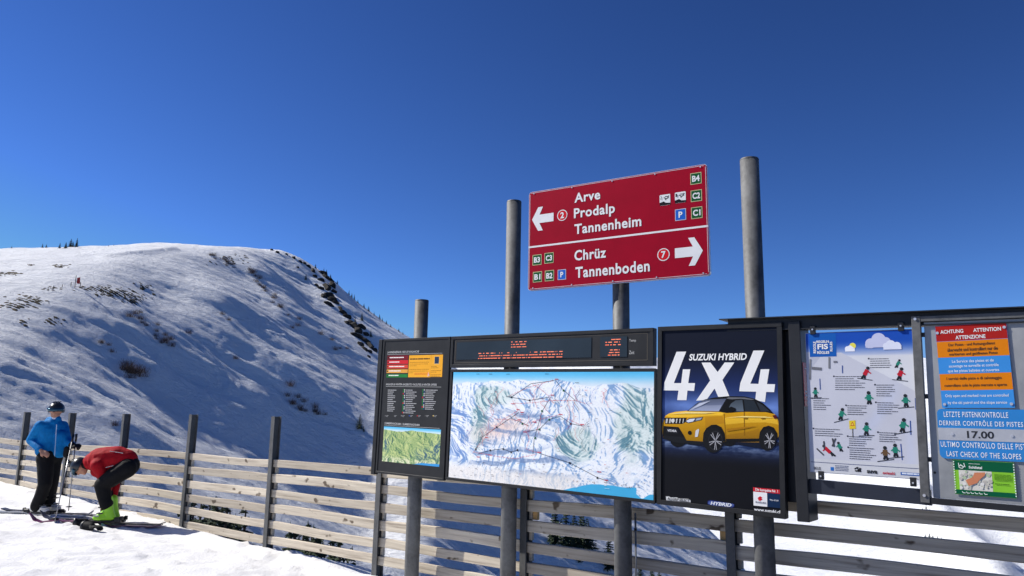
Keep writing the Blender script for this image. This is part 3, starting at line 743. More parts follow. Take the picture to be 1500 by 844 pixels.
# painted panoramas: fine coloured sheets -----------------------------------
def srgb2lin(a):
    a = np.clip(a, 0, 1); return np.where(a <= 0.04045, a / 12.92, ((a + 0.055) / 1.055) ** 2.4)
def sheet(bd, name, x0, z0, x1, z1, img, y):
    n, m = img.shape[:2]
    xs = np.linspace(x0, x1, m); zs = np.linspace(z1, z0, n); X_, Z_ = np.meshgrid(xs, zs)
    P_ = np.stack([X_, np.full_like(X_, y), Z_], -1)[::-1]
    c = np.concatenate([srgb2lin(img), np.ones((n, m, 1))], -1)[::-1]
    return grid_obj(name, P_, PRINT, bd.e, smooth=False, cols=c.reshape(-1, 4))
def mixc(a, b, t): return a * (1 - t[..., None]) + b * t[..., None]
def C3(r, g, b): return np.array([r, g, b]) / 255.0
def sm(x, a, b): t = np.clip((x - a) / (b - a), 0, 1); return t * t * (3 - 2 * t)
def panorama(n, m, summer, seed):
    v, u = np.meshgrid(np.linspace(0, 1, n), np.linspace(0, 1, m), indexing='ij')
    x = u * 8 + seed; y = v * 5 + seed * .7
    wx = x + .5 * fbm(x * .8, y * .8, 3); wy = y + .5 * fbm(x * .8 + 9, y * .8 + 4, 3)
    wx = x + 1.1 * fbm(x * .45, y * .45, 3); wy = y + 1.1 * fbm(x * .45 + 9, y * .45 + 4, 3)
    h = .60 * ridged(wx * .55, wy * .75, 3, .45) + .27 * ridged(wx * 1.7 + .5 * wy, wy * 1.5, 4, .55) + .09 * ridged(wx * 5, wy * 4, 2)
    g = np.gradient(h, axis=1) * m / 8 - .4 * np.gradient(h, axis=0) * n / 5
    lit = np.clip(.64 + .72 * g, 0, 1)
    if summer:
        col = mixc(C3(98, 138, 88), C3(196, 208, 140), lit)
        col = mixc(col, C3(60, 84, 110), sm(-g, .5, 1.4) * .8)
        col = mixc(col, C3(228, 226, 196), sm(v, .78, .95) * sm(lit, .4, .8) * .8)
        blot = np.exp(-(((u - .72) / .13) ** 2 + ((v - .72) / .16) ** 2)) + np.exp(-(((u - .95) / .1) ** 2 + ((v - .55) / .25) ** 2)) + np.exp(-(((u - .06) / .05) ** 2 + ((v - .5) / .25) ** 2))
        col = mixc(col, C3(58, 92, 128), np.clip(blot, 0, 1) * sm(lit, .95, .35) * .9)
    else:
        col = mixc(C3(134, 170, 212), C3(244, 248, 252), sm(lit, .05, .62))
        gl = np.exp(-(((u - .17) / .06) ** 2 + ((v - .5) / .28) ** 2)) + np.exp(-(((u - .27) / .12) ** 2 + ((v - .22) / .09) ** 2))
        gr = 1.2 * np.exp(-(((u - .66) / .11) ** 2 + ((v - .62) / .16) ** 2)) + np.exp(-(((u - .9) / .07) ** 2 + ((v - .45) / .4) ** 2)) + .8 * np.exp(-(((u - 1.0) / .06) ** 2 + ((v - .4) / .3) ** 2))
        fo = np.clip(sm(gl + gr + .35 * fbm(wx * 2, wy * 2, 4), .35, .8), 0, 1)
        col = mixc(col, mixc(C3(84, 132, 136), C3(216, 232, 226), sm(lit, .2, .85)), fo * .7)
        pk = np.exp(-(((u - .28) / .13) ** 2 + ((v - .52 + (u - .28) * .45) / .09) ** 2)); col = mixc(col, C3(246, 214, 200), np.clip(pk * .8, 0, 1))
        fb = sm(np.sin((v * 62 + u * 6 + 5 * fbm(u * 5, v * 3, 3))), -.1, .7) * sm(v, .62, .72) * sm(v, .93, .86) * sm(u, .08, .2) * sm(u, .72, .55) * (.5 + vnoise(u * 120, v * 60))
        fd = sm(np.sin((v * 40 - u * 18 + 5 * fbm(u * 4, v * 4, 3))), .3, .9) * sm(v, .3, .42) * sm(v, .68, .58) * sm(u, .16, .28) * sm(u, .62, .5) * (.4 + vnoise(u * 120, v * 60)); fb = np.clip(np.maximum(fb, fd), 0, 1)
        tl = np.exp(-(((u - .12) / .10) ** 2)) * 0
        col = mixc(col, C3(112, 138, 180), fb * .75)
        wl_ = np.exp(-(((u - .05) / .05) ** 2)) * sm(v, .2, .4) * sm(v, .9, .8); col = mixc(col, C3(112, 148, 204), wl_ * sm(lit, .9, .4))
        col = mixc(col, C3(238, 232, 224), sm(v, .83, .92) * sm(u, .75, .6) * .7)
        tx = vnoise(u * 260, v * 150); col = col * (0.95 + .08 * tx[..., None])
    # sky
    ridge = (.10 + .05 * fbm(u * 7 + seed, u * 0 + 2.2, 4)) if not summer else (.10 + .04 * fbm(u * 5 + seed, u * 0, 3))
    s_ = sm(ridge - v, -.004, .006)
    top = mixc(C3(90, 190, 236), C3(224, 236, 244), sm(v, 0.0, .13))
    col = mixc(col, top, s_)
    # lake
    lk = v - (.945 + .055 * sm(u, .78, .52) + .02 * fbm(u * 12, v * 0 + 1, 3) + .05 * np.exp(-((u - .965) / .022) ** 2)) if not summer else v - (.93 + .09 * sm(u, .75, .5) + .02 * fbm(u * 9, v * 0, 3))
    if not summer: lk = np.where(u > .93, v - (.955 + .04 * np.exp(-((u - .955) / .02) ** 2)), v - (.925 + .085 * sm(u, .78, .56) + .012 * fbm(u * 14, v * 0 + 1, 3)))
    col = mixc(col, C3(70, 176, 222) if not summer else C3(62, 150, 214), sm(lk, 0, .004))
    return np.clip(col, 0, 1)
x0, z1 = lb.P(*z8((84, 517))); x1, z0 = lb.P(*z8((397, 745))); xb, _ = lb.P(*z8((78, 722)))
sheet(lb, 'summer_panorama', (x0 + xb) / 2, z0, x1, z1, panorama(110, 150, True, 2.3), -0.0008)
k_ = Ink(lb, -.0015); rr = random.Random(4)
for _ in range(26):
    a = rr.uniform(.08, .9); b = rr.uniform(.22, .85); k_.disc(x0 + a * (x1 - x0), z0 + b * (z1 - z0), .0025, (rgb(200, 60, 60), rgb(60, 60, 60), rgb(240, 240, 240))[rr.randrange(3)], 6)
k_.build('panorama_markers', stuff=True)

# ------------------------------------------------------------------ LED message board
ld = Board('message_display', 'long black display with red illuminated dot matrix text above the map', 'display', [(661, 493.4), (957, 480), (957.6, 535.9), (660.2, 538.4)])
ld.box('case', 0, ld.w, 0, ld.h, 0.0, 0.06, ANTH, ch=0.004); ld.frame('frame', 0.03, -0.008, -0.0005, ANTH)
def z5(q): return (650 + q[0] / 4.762, 480 + q[1] / 4.762)
m_scr = plain('smoked_display_glass', rgb(40, 50, 58), 0.28, 0, 0.25, 1.4, spec=0.3)
x0, z1 = ld.P(*z5((95, 100))); x1, z0 = ld.P(*z5((1030, 205))); SX0, SX1 = x0, x1
sc1 = ld.box('screen', x0, x1, 0.075, ld.h - 0.062, -0.004, -0.0006, m_scr)
x0, _ = ld.P(*z5((1093, 100))); x1, _ = ld.P(*z5((1280, 205)))
sc2 = ld.box('screen', x0, x1, 0.075, ld.h - 0.062, -0.004, -0.0006, m_scr)
k_ = Ink(ld, -.0008); gl_ = rgb(120, 112, 98)
a, b, c, d = .055, .045, ld.w - .055, ld.h - .042
for p in ((a, b, c, b + .0025), (a, d - .0025, c, d), (a, b, a + .0025, d), (c - .0025, b, c, d)): k_.rect(*p, gl_)
k_.build('trim_line')
def led_mat():
    m, nt_, bs = newmat('lit_red_diodes'); bs.inputs['Base Color'].default_value = (0.5, 0.06, 0.02, 1)
    n = noise_node(nt_, 120, 2); r = ramp(nt_, n.outputs['Fac'], [(0.35, (1.0, 0.10, 0.03, 1)), (0.65, (1.0, 0.42, 0.22, 1))])
    nt_.links.new(r.outputs[0], bs.inputs['Emission Color']); bs.inputs['Emission Strength'].default_value = 0.6; return m
LED = led_mat()
def ledrow(nm, q0, q1, rows, seed, dens=.8):
    k_ = Ink(ld, -.0045); r = random.Random(seed); xa, za_ = ld.P(*z5(q0)); xb_, zb_ = ld.P(*z5(q1)); dw = .0095
    nx = int((xb_ - xa) / dw)
    for j, dn in enumerate(rows):
        zc = za_ + (zb_ - za_) * (j + .5) / len(rows); i = 0
        while i < nx:
            if r.random() < dn:
                l = r.randint(1, 4); l = min(l, nx - i); k_.rect(xa + i * dw, zc - .0035, xa + (i + l) * dw - .0025, zc + .0035, rgb(255, 90, 40)); i += l
                if r.random() < .5: i += 1
            else: i += 1
    k_.build(nm, mat=LED)
ledrow('led_text', (473, 92), (585, 142), (.55, .8, .85), 3); ledrow('led_text', (245, 172), (838, 214), (.25, .85, .85), 8)
ledrow('led_text', (1130, 76), (1240, 128), (.6, .45, .5), 5); ledrow('led_text', (1148, 148), (1232, 200), (.6, .75, .8), 6)
for s_, q, w_ in (('Temp', (1294, 101), 48), ('Zeit', (1294, 182), 36)):
    x0, z0 = ld.P(*z5(q)); x1, _ = ld.P(*z5((q[0] + w_, q[1]))); text(ld, s_, x0, x1, z0 - .004, z0 + .024, LG, y=-.002)

# ------------------------------------------------------------------ piste map
mp_ = Board('piste_map', 'wide panorama map of the ski area in a black frame', 'map', [(658, 541), (958, 540), (962.6, 738.3), (655, 703.2)])
mp_.box('backing', 0.004, mp_.w - 0.004, 0.004, mp_.h - 0.004, 0.004, 0.05, ANTH)
x0, z1 = mp_.P(662.7, 545.4); x1, z0 = mp_.P(958.0, 734.8); xa, _ = mp_.P(659, 701.8); x0 = (x0 + xa) / 2
MX0, MX1, MZ0, MZ1 = x0 + .004, x1 - .002, z0 + .01, z1
mp_.frame('frame', 0.026, -0.006, 0.003, ANTH)
sheet(mp_, 'painted_panorama', MX0, MZ0, MX1, MZ1, panorama(260, 400, False, 5.1), -0.0065)
def mq(q):  # zoom of the map: 1266 x 844 picture of (650,530)-(965,740); map corners there
    u = (q[0] - 42) / (1230 - 42); tp = 62 - 6 * u; bt = 700 + 120 * u; v = (q[1] - tp) / (bt - tp)
    return MX0 + u * (MX1 - MX0), MZ1 - v * (MZ1 - MZ0)
k_ = Ink(mp_, -.0072, .00001); dk = rgb(40, 40, 48); rd = rgb(206, 44, 58); gn = rgb(30, 92, 62)
for pl in ([(705, 110), (755, 172), (828, 240)], [(680, 215), (633, 300), (590, 470), (585, 560)], [(490, 310), (355, 400), (260, 460), (215, 545)], [(445, 345), (555, 390)], [(740, 330), (800, 375), (870, 390)], [(740, 330), (675, 350), (620, 410), (545, 425)], [(670, 215), (555, 235), (440, 216), (405, 212)], [(620, 555), (800, 612), (950, 695), (1000, 715)], [(440, 216), (560, 132), (700, 112)], [(240, 560), (320, 540), (400, 530), (450, 550), (490, 538)]):
    k_.line([mq(p) for p in pl], .004, dk, False)
r = random.Random(12)
for pl in ([(450, 255), (560, 250), (690, 235), (830, 235), (890, 255)], [(690, 110), (560, 150), (420, 210)], [(480, 300), (400, 350), (300, 440), (200, 560)], [(340, 350), (420, 352), (500, 360), (560, 400)], [(560, 370), (660, 340), (740, 320)], [(540, 420), (560, 470), (545, 530), (620, 555)], [(860, 385), (780, 345)], [(210, 550), (330, 572), (480, 590), (610, 560)]):
    for a, b in zip(pl[:-1], pl[1:]):
        n = max(2, int(math.hypot(b[0] - a[0], b[1] - a[1]) / 16))
        for i in range(n):
            t = i / n; p = mq((a[0] + (b[0] - a[0]) * t + r.uniform(-3, 3), a[1] + (b[1] - a[1]) * t + r.uniform(-4, 4))); k_.disc(p[0], p[1], .0034, rd, 6)
    k_.line([mq(p) for p in pl], .0016, rgb(226, 120, 120), False)
for q in ((442, 216), (556, 235), (355, 400), (318, 540), (402, 532), (452, 551), (491, 538), (222, 533), (950, 697), (800, 612), (800, 376)): p = mq(q); k_.rect(p[0] - .008, p[1] - .008, p[0] + .008, p[1] + .008, rgb(28, 30, 34))
for q in ((755, 173), (676, 352), (516, 378), (597, 464), (632, 300), (620, 412)): p = mq(q); k_.rect(p[0] - .009, p[1] - .009, p[0] + .009, p[1] + .009, gn)
for q in ((712, 106), (690, 204), (486, 294), (510, 310), (450, 258), (862, 382), (740, 322), (495, 355), (533, 430), (622, 552), (958, 664), (995, 712), (240, 582), (315, 570), (590, 370), (290, 465)): p = mq(q); k_.dashes(p[0] - .018, p[0] + .022, p[1], .009, rd, q[0], .1)
for q in ((215, 74), (300, 74), (415, 74), (655, 72), (830, 126)): p = mq(q); k_.dashes(p[0] - .02, p[0] + .02, p[1], .005, rgb(60, 70, 90), q[0], .15)
for q in ((830, 756), (1000, 760)): p = mq(q); k_.dashes(p[0] - .02, p[0] + .025, p[1], .006, rgb(190, 225, 240), q[0], .15)
for i in range(70): p = mq((r.uniform(60, 760), r.uniform(600, 700))); k_.dashes(p[0], p[0] + r.uniform(.008, .03), p[1], .004, rgb(110, 105, 110), i, .2)
for i in range(60): p = mq((r.uniform(750, 1190), r.uniform(690, 740) + 25)); k_.rect(p[0], p[1], p[0] + r.uniform(.004, .012), p[1] + .005, (rgb(150, 120, 105), rgb(240, 236, 228), rgb(120, 110, 110))[i % 3]) if mq((0, 0)) and p[1] > MZ0 + .07 else None
for i in range(46):      # winding runs
    x_, y_ = r.uniform(180, 980), r.uniform(130, 420); pl = [(x_, y_)]; dx = r.choice((-1, 1)) * r.uniform(4, 14)
    for q in range(r.randint(5, 11)):
        x_ += dx + r.uniform(-9, 9); y_ += r.uniform(8, 20); dx *= .95 if r.random() < .7 else -1
        if 60 < x_ < 1180 and y_ < 690: pl.append((x_, y_))
    k_.line([mq(p) for p in pl], .0022, (rgb(206, 70, 80), rgb(70, 100, 180), rgb(206, 70, 80), rgb(60, 60, 70))[i % 4], False)
for i in range(90):
    p = mq((r.uniform(90, 1150), r.uniform(150, 690))); k_.dashes(p[0], p[0] + r.uniform(.012, .03), p[1], .0045, (rgb(70, 72, 84), rgb(196, 50, 60))[i % 5 == 0], i + 300, .2)
k_.build('lift_lines_and_markers', stuff=True)

# ------------------------------------------------------------------ car poster
pb = Board('car_poster', 'dark blue poster with a yellow car under large white 4x4 figures', 'poster', [(961, 479.6), (1142, 471.3), (1155, 761.7), (966.2, 738.3)])
pb.box('case', 0, pb.w, 0, pb.h, 0.003, 0.06, ANTH, ch=0.004); pb.frame('frame', 0.036, -0.010, 0.0025, ANTH)
n, m = 260, 190
v, u = np.meshgrid(np.linspace(0, 1, n), np.linspace(0, 1, m), indexing='ij')
ba = mixc(C3(15, 21, 38), C3(28, 44, 92), sm(v, .12, .36)); ba = mixc(ba, C3(104, 134, 200), np.exp(-((v - .45) / .075) ** 2) * (.75 + .5 * fbm(u * 4, v * 9, 4)))
gr = sm(v, .50, .55) * sm(v, .76, .62); fl_ = ridged(u * 5 + 2 * v, v * 34, 4) + .4 * fbm(u * 20, v * 60, 3)
ba = mixc(ba, mixc(C3(38, 58, 100), C3(170, 192, 226), np.clip(sm(fl_, .45, 1.1), 0, 1)), np.clip(gr * (1.0 + .5 * fbm(u * 3, v * 6, 3)), 0, 1)); ba = mixc(ba, C3(16, 17, 23), sm(v, .64, .78))
sheet(pb, 'printed_background', .034, .034, pb.w - .034, pb.h - .034, ba, 0.0012)
def up(q): return (960 + q[0] / 6.026, 480 + q[1] / 6.026)
def lo(q): return (955 + q[0] / 3.834, 560 + q[1] / 3.834)
FOUR1 = [(187,213),(272,212),(163,490),(228,490),(243,368),(308,368),(290,490),(350,490),(342,560),(283,556),(275,641),(193,640),(204,556),(72,554),(80,485)]
CROSS = [(408,309),(486,308),(550,392),(612,308),(697,308),(592,462),(655,610),(555,612),(523,538),(450,640),(360,645),(484,466)]
FOUR2 = [(866,203),(962,202),(838,495),(910,497),(930,368),(1006,367),(985,498),(1057,500),(1048,570),(978,568),(968,658),(882,640),(890,566),(740,562),(750,490)]
for sh in (FOUR1, CROSS, FOUR2): Ink(pb, -.0002).poly([up(q) for q in sh], rgb(240, 240, 238)).build('slogan_figure')
ptext(pb, 'SUZUKI HYBRID', up((297, 0))[0], up((808, 0))[0], up((0, 229))[1], up((0, 289))[1], rgb(240, 240, 238), shear=.18, bold=.028, y=-.0008)
YEL = rgb(200, 146, 18); YLT = rgb(228, 180, 48); YDK = rgb(140, 96, 14); YMD = rgb(186, 132, 20); BK = rgb(18, 19, 22); GD = rgb(40, 44, 52)
k_ = Ink(pb, -.0010, .00004)
def cp(pts, c):
    if c in (YEL, YLT, YMD): cs_ = [tuple(min(1, x * (1.22 - .62 * min(1, max(0, (q[1] - 165) / 165))) * (1.06 - .10 * q[0] / 720)) for x in c[:3]) + (1,) for q in pts]
    elif c[2] > .05 and c[2] < .5 and c[0] < c[2] * 1.02: cs_ = [tuple(x * (.45 + .75 * min(1, max(0, (q[1] - 90) / 75))) for x in c[:3]) + (1,) for q in pts]
    else: cs_ = None
    k_.poly([lo(q) for q in pts], c, True, cs_)
def ce(cx, cy, rx, ry, c, nn=28): cp([(cx + rx * math.cos(2 * math.pi * i / nn), cy + ry * math.sin(2 * math.pi * i / nn)) for i in range(nn)], c)
cp([(90,330),(320,368),(480,350),(640,378),(735,345),(690,330),(150,318)], rgb(20, 26, 44))
ce(148, 330, 44, 34, BK); ce(436, 338, 34, 22, BK)
cp([(62,312),(57,262),(60,232),(70,205),(76,188),(95,176),(130,166),(200,160),(300,160),(372,166),(420,170),(520,164),(640,166),(688,178),(704,196),(716,238),(719,290),(704,318),(640,330),(600,338),(415,336),(300,334),(180,326),(70,318)], YEL)
cp([(76,190),(95,177),(130,167),(200,161),(300,161),(372,166),(404,172),(396,186),(300,188),(210,198),(110,198)], YLT)      # bonnet
cp([(110,198),(210,197),(300,188),(390,186),(330,230),(300,262),(250,262),(200,236),(120,228)], YEL)
cp([(300,196),(396,190),(410,230),(370,236),(330,240),(300,262)], YMD)
cp([(410,200),(515,192),(640,196),(700,205),(712,238),(640,226),(520,228),(412,238)], YLT)
cp([(412,238),(520,230),(640,228),(600,262),(520,284),(416,300)], YEL)
cp([(416,296),(520,282),(604,262),(600,318),(416,320)], YMD)
cp([(416,318),(604,316),(604,334),(416,338)], BK)                                                                          # sill
cp([(197,163),(256,116),(300,96),(350,86),(430,78),(520,80),(575,92),(622,116),(660,150),(684,178),(640,168),(520,166),(420,173),(380,166)], BK)   # greenhouse
cp([(205,160),(264,114),(304,98),(418,92),(376,163)], rgb(120, 130, 158)); cp([(205,160),(240,133),(392,128),(376,163)], rgb(150, 158, 182))
cp([(418,92),(430,84),(520,86),(576,97),(560,99),(500,93),(446,96)], rgb(150, 152, 158))                                      # roof rail
cp([(422,164),(444,120),(470,102),(508,98),(516,164)], rgb(88, 100, 112)); cp([(524,164),(517,98),(574,104),(604,164)], rgb(38, 46, 54)); cp([(612,164),(588,110),(622,128),(662,164)], rgb(46, 52, 60))
cp([(516,166),(521,166),(523,300),(518,300)], YDK); cp([(404,176),(408,176),(418,318),(414,318)], YDK)
cp([(68,200),(196,200),(186,226),(170,234),(74,234)], BK)
for i in range(6): cp([(80 + i * 19, 205), (91 + i * 18, 205), (86 + i * 18, 230), (77 + i * 19, 230)], rgb(196, 196, 190))
ce(118, 216, 10, 11, rgb(215, 215, 210), 14)
cp([(182,222),(208,203),(288,195),(280,212),(206,230)], rgb(52, 58, 70)); cp([(192,218),(212,207),(244,204),(232,220),(204,226)], rgb(214, 220, 232)); cp([(250,204),(282,199),(274,210),(246,216)], rgb(150, 158, 172))
cp([(62,300),(66,246),(150,252),(178,296),(190,320),(70,318)], BK); cp([(66,300),(180,308),(196,328),(290,336),(292,348),(200,346),(130,338),(64,318)], rgb(26, 28, 32))
cp([(80,256),(144,262),(146,288),(82,282)], rgb(34, 36, 42)); cp([(246,272),(262,262),(266,268),(258,306),(242,308)], rgb(210, 212, 214)); ce(213, 284, 11, 12, BK, 12)
cp([(286,330),(290,285),(306,258),(334,240),(362,238),(390,252),(408,286),(415,338),(396,330),(300,345)], BK); cp([(600,330),(606,280),(626,252),(656,244),(684,254),(704,286),(706,318),(690,330),(610,345)], BK)
for cx, cy, rx, ry, ix in ((345, 326, 57, 70, 12), (650, 323, 48, 62, 11)):
    ce(cx, cy, rx, ry, rgb(24, 25, 28)); ce(cx + ix, cy + 3, rx * .68, ry * .78, rgb(46, 48, 54)); ce(cx + ix, cy + 3, rx * .64, ry * .74, rgb(20, 21, 25))
    for i in range(5):
        a = 2 * math.pi * i / 5 + .3
        for da in (-.16, .16):
            ca, sa = math.cos(a + da), math.sin(a + da); px_, py_ = -sa, ca; R_ = (rx * .62, ry * .72)
            cp([(cx + ix + px_ * 1.6, cy + 3 + py_ * 2), (cx + ix - px_ * 1.6, cy + 3 - py_ * 2), (cx + ix + ca * R_[0] - px_ * 1.9, cy + 3 + sa * R_[1] - py_ * 2.6), (cx + ix + ca * R_[0] + px_ * 1.9, cy + 3 + sa * R_[1] + py_ * 2.6)], rgb(150, 150, 154))
    ce(cx + ix, cy + 3, 5, 7, rgb(120, 120, 124), 12)
cp([(416,168),(420,148),(446,137),(470,146),(472,160),(450,168)], rgb(16, 17, 20)); cp([(678,186),(698,184),(706,202),(688,206)], rgb(86, 20, 28))
for q in ((528, 200), (626, 200)): cp([(q[0] - 16, q[1] - 8), (q[0] + 12, q[1] - 9), (q[0] + 8, q[1] + 6), (q[0] - 12, q[1] + 6)], YDK); cp([(q[0] - 16, q[1] - 8), (q[0] + 12, q[1] - 9), (q[0] + 10, q[1] - 3), (q[0] - 14, q[1] - 2)], YLT)
cp([(96,178),(200,166),(360,170),(300,176),(200,176)], rgb(250, 226, 140)); cp([(412,198),(520,190),(640,193),(690,200),(640,199),(520,197)], rgb(250, 224, 130)); cp([(420,262),(520,252),(598,246),(520,262),(422,276)], rgb(168, 116, 16)); cp([(222,154),(268,118),(330,104),(280,130)], rgb(196, 202, 218))
k_.build('car_picture')
ptext(pb, 'VITARA', lo((88, 0))[0], lo((140, 0))[0], lo((0, 266))[1], lo((0, 279))[1], rgb(225, 225, 225), bold=.03, y=-.0042)
def lbadge(nm, pts, col, col2, inset):
    k_ = Ink(pb, -.001); k_.poly([lo(q) for q in pts], col); cx = sum(p[0] for p in pts) / len(pts); cy = sum(p[1] for p in pts) / len(pts)
    k_.poly([lo((cx + (p[0] - cx) * inset[0], cy + (p[1] - cy) * inset[1])) for p in pts], col2); k_.build(nm)
lbadge('silver_badge', [(78,640),(96,640),(104,646),(140,646),(150,652),(205,656),(218,664),(218,676),(80,664)], rgb(150, 150, 152), rgb(226, 226, 224), (.97, .8))
ptext(pb, 'ALLGRIP SELECT', lo((86, 0))[0], lo((212, 0))[0], lo((0, 652))[1], lo((0, 667))[1], rgb(40, 40, 44), shear=.2, bold=.02, y=-.003)
lbadge('hybrid_badge', [(314,666),(330,662),(455,682),(464,688),(462,700),(448,706),(328,690),(312,684)], rgb(36, 48, 110), rgb(84, 102, 160), (.94, .74))
ptext(pb, 'HYBRID', lo((330, 0))[0], lo((448, 0))[0], lo((0, 675))[1], lo((0, 694))[1], rgb(235, 238, 245), shear=.2, bold=.03, y=-.003)
k_ = Ink(pb, -.001); k_.poly([lo(q) for q in ((568,590),(721,604),(723,628),(569,613))], rgb(204, 38, 52)); k_.poly([lo(q) for q in ((569,614),(647,621),(648,700),(571,692))], rgb(236, 236, 236)); k_.poly([lo(q) for q in ((648,621),(723,629),(724,708),(649,700))], rgb(18, 44, 78)); k_.build('dealer_panel')
k_ = Ink(pb, -.0016); r_ = rgb(204, 30, 44)
for pts in ([(608,640),(622,648),(614,652),(604,648),(598,650),(595,648)], [(595,648),(604,644),(620,656),(620,660),(612,664),(594,654)], [(612,658),(620,656),(608,668),(595,660),(600,657)]): k_.poly([lo(q) for q in pts], r_)
k_.build('emblem')
ptext(pb, 'Die kompakte Nr. 1', lo((582, 0))[0], lo((708, 0))[0], lo((0, 600))[1], lo((0, 619))[1], rgb(245, 240, 240), bold=.02, y=-.003)
ptext(pb, 'SUZUKI', lo((582, 0))[0], lo((640, 0))[0], lo((0, 671))[1], lo((0, 680))[1], rgb(30, 40, 90), bold=.03, y=-.003)
ptext(pb, 'Way of Life!', lo((662, 0))[0], lo((712, 0))[0], lo((0, 658))[1], lo((0, 669))[1], rgb(225, 228, 235), shear=.15, bold=.02, y=-.003)
ptext(pb, 'www.suzuki.ch', lo((574, 0))[0], lo((728, 0))[0], lo((0, 712))[1], lo((0, 730))[1], rgb(240, 240, 240), bold=.025, y=-.003)

# ------------------------------------------------------------------ dark steel frame on the right
rf = empty('steel_frame', (0, 0, 0)); tag(rf, 'dark steel frame of post and top beam holding the ski rules poster', 'frame')
s0, _ = along(1161.5, 600, BO); s1, _ = along(1177, 600, BO)
_, zt = along(1155, 471, BO); _, zb = along(1170, 764, BO)
rf.location = fpt((s0 + s1) / 2, BO, 0); rf.location.z = 0; rf.rotation_euler = (0, 0, FANG)
wd = (s1 - s0) + .01
def rfx(px, py, off=0.36): a, b = along(px, py, off); return a - (s0 + s1) / 2, b + H
MB().box(-wd / 2, wd / 2, -0.006, 0.20, H + zb, H + zt, .004).build('post', DARKBEAM, rf)
MB().box(-wd / 2 - .11, -wd / 2 - .001, 0.07, 0.09, H + zb + .12, H + zt - .02, .002).build('added_gap_plate', DARKBEAM, rf)  # plate added to darken the gap between car poster and post
xa, za_ = rfx(1172, 481); xb, zb_ = rfx(1500, 470)
xl, zl = rfx(1074, 466.5, .1); xr, zr = rfx(1560, 446, .1)
def slope_box(m_, x0, z0, x1, z1, h, y0, y1):
    v_ = [(x, y, z) for x, zz in ((x0, z0), (x1, z1)) for y in (y0, y1) for z in (zz - h, zz)]
    m_.add(v_, [(0, 1, 3, 2), (4, 6, 7, 5), (0, 4, 5, 1), (2, 3, 7, 6), (0, 2, 6, 4), (1, 5, 7, 3)])
m_ = MB(); zt0 = rfx(1172, 463)[1]; zt1 = rfx(1500, 449.5)[1]; sl = (zt1 - zt0) / (rfx(1500, 449.5)[0] - rfx(1172, 463)[0]); X0 = xl; X1 = rfx(1580, 450)[0]
zA = zt0 + sl * (X0 - rfx(1172, 463)[0]); zB = zt0 + sl * (X1 - rfx(1172, 463)[0]); bh = zt0 - rfx(1172, 481)[1]
slope_box(m_, X0, zA, X1, zB, 0.008, -0.03, 0.16); slope_box(m_, X0 + .05, zA - .0085, X1, zB - .0085, bh - .01, 0.02, 0.028); slope_box(m_, X0 + .05, zA - bh, X1, zB - bh, 0.008, 0.0, 0.10)
m_.build('top_beam', DARKBEAM, rf)
m_ = MB(); p0 = rfx(1186, 700); p1 = rfx(1354, 715.5); q0 = rfx(1186, 721); q1 = rfx(1354, 732)
slope_box(m_, wd / 2 + .001, p0[1] - .01, p1[0] + .03, p1[1] - .01, (p0[1] - q0[1]), 0.03, 0.06); m_.build('lower_beam', plain('navy_beam', (0.016, 0.020, 0.034), .4, 0, .2), rf)
st = Board('post_sticker', 'narrow red notice fixed to the side of the dark steel post', 'notice', [(1164, 531), (1176.5, 531), (1178, 595), (1167, 595)])
nq = 0.011
# the notice is on the post's side face: lay it along the depth of the post
so_ = fpt((s0 + s1) / 2 + wd / 2 + .003, BO - .012, 0); zs1 = along(1165, 531, BO)[1]; zs0 = along(1168, 595, BO)[1]
for c_ in list(st.e.children): bpy.data.objects.remove(c_)
E_D = -N_F
st.w, st.h = 0.165, zs1 - zs0
st.X = E_D; st.Z = np.array([0, 0, 1.0]); st.o = np.array([so_.x, so_.y, H + zs0]); yv = -E_R
st.e.matrix_world = Matrix(((st.X[0], yv[0], 0, st.o[0]), (st.X[1], yv[1], 0, st.o[1]), (0, 0, 1, st.o[2]), (0, 0, 0, 1)))
st.box('plate', 0, st.w, 0, st.h, 0, .002, plain('red_enamel', rgb(214, 18, 34), .4, 0, .08))
k_ = Ink(st, -.0005); k_.dashes(.03, .09, st.h - .045, .012, rgb(235, 220, 220), 3, .2)
for r in range(4): k_.dashes(.05 if r < 2 else .02, .1, .02 + .026 * r, .016, rgb(240, 236, 236), r + 3, .25)
k_.build('small_print', stuff=True)

# ------------------------------------------------------------------ ski rules poster
fb = Board('ski_rules_poster', 'white poster of ski rules with small green skiers hung in the dark frame', 'poster', [(1176.6, 488), (1337, 482), (1351.5, 703), (1189, 692)], off=0.345)
fb.box('backing', 0, fb.w, 0, fb.h, 0.001, 0.006, plain('poster_backing', rgb(150, 152, 160), .5, 0, .1))
n, m = 250, 190
v, u = np.meshgrid(np.linspace(0, 1, n), np.linspace(0, 1, m), indexing='ij')
ba = mixc(C3(28, 78, 176), C3(210, 213, 225), sm(v, .06, .2)); ba = mixc(ba, C3(215, 217, 223), sm(v, .16, .18))
edge = v - (.145 + np.maximum(0, (u - .34)) * .42); hl = (u > .1) & (edge > 0)
ba = np.where(((edge > 0) & (v > .14))[..., None], C3(199, 201, 212), ba)
ba = np.where(((v > .14) & (v - .30 + u * .9 < 0))[..., None], C3(182, 186, 200), ba)
ba = mixc(ba, C3(196, 202, 222), .8 * np.exp(-((u - .62 - .2 * np.sin(v * 5)) / .07) ** 2) * sm(v, .3, .5) * sm(v, .9, .7)); ba = mixc(ba, C3(200, 206, 226), .7 * np.exp(-((u - .93) / .05) ** 2) * sm(v, .5, .7))
ba = np.where((v > .905)[..., None], C3(206, 208, 213), ba)
sheet(fb, 'printed_background', 0.004, 0.004, fb.w - .004, fb.h - .004, ba, 0.0)
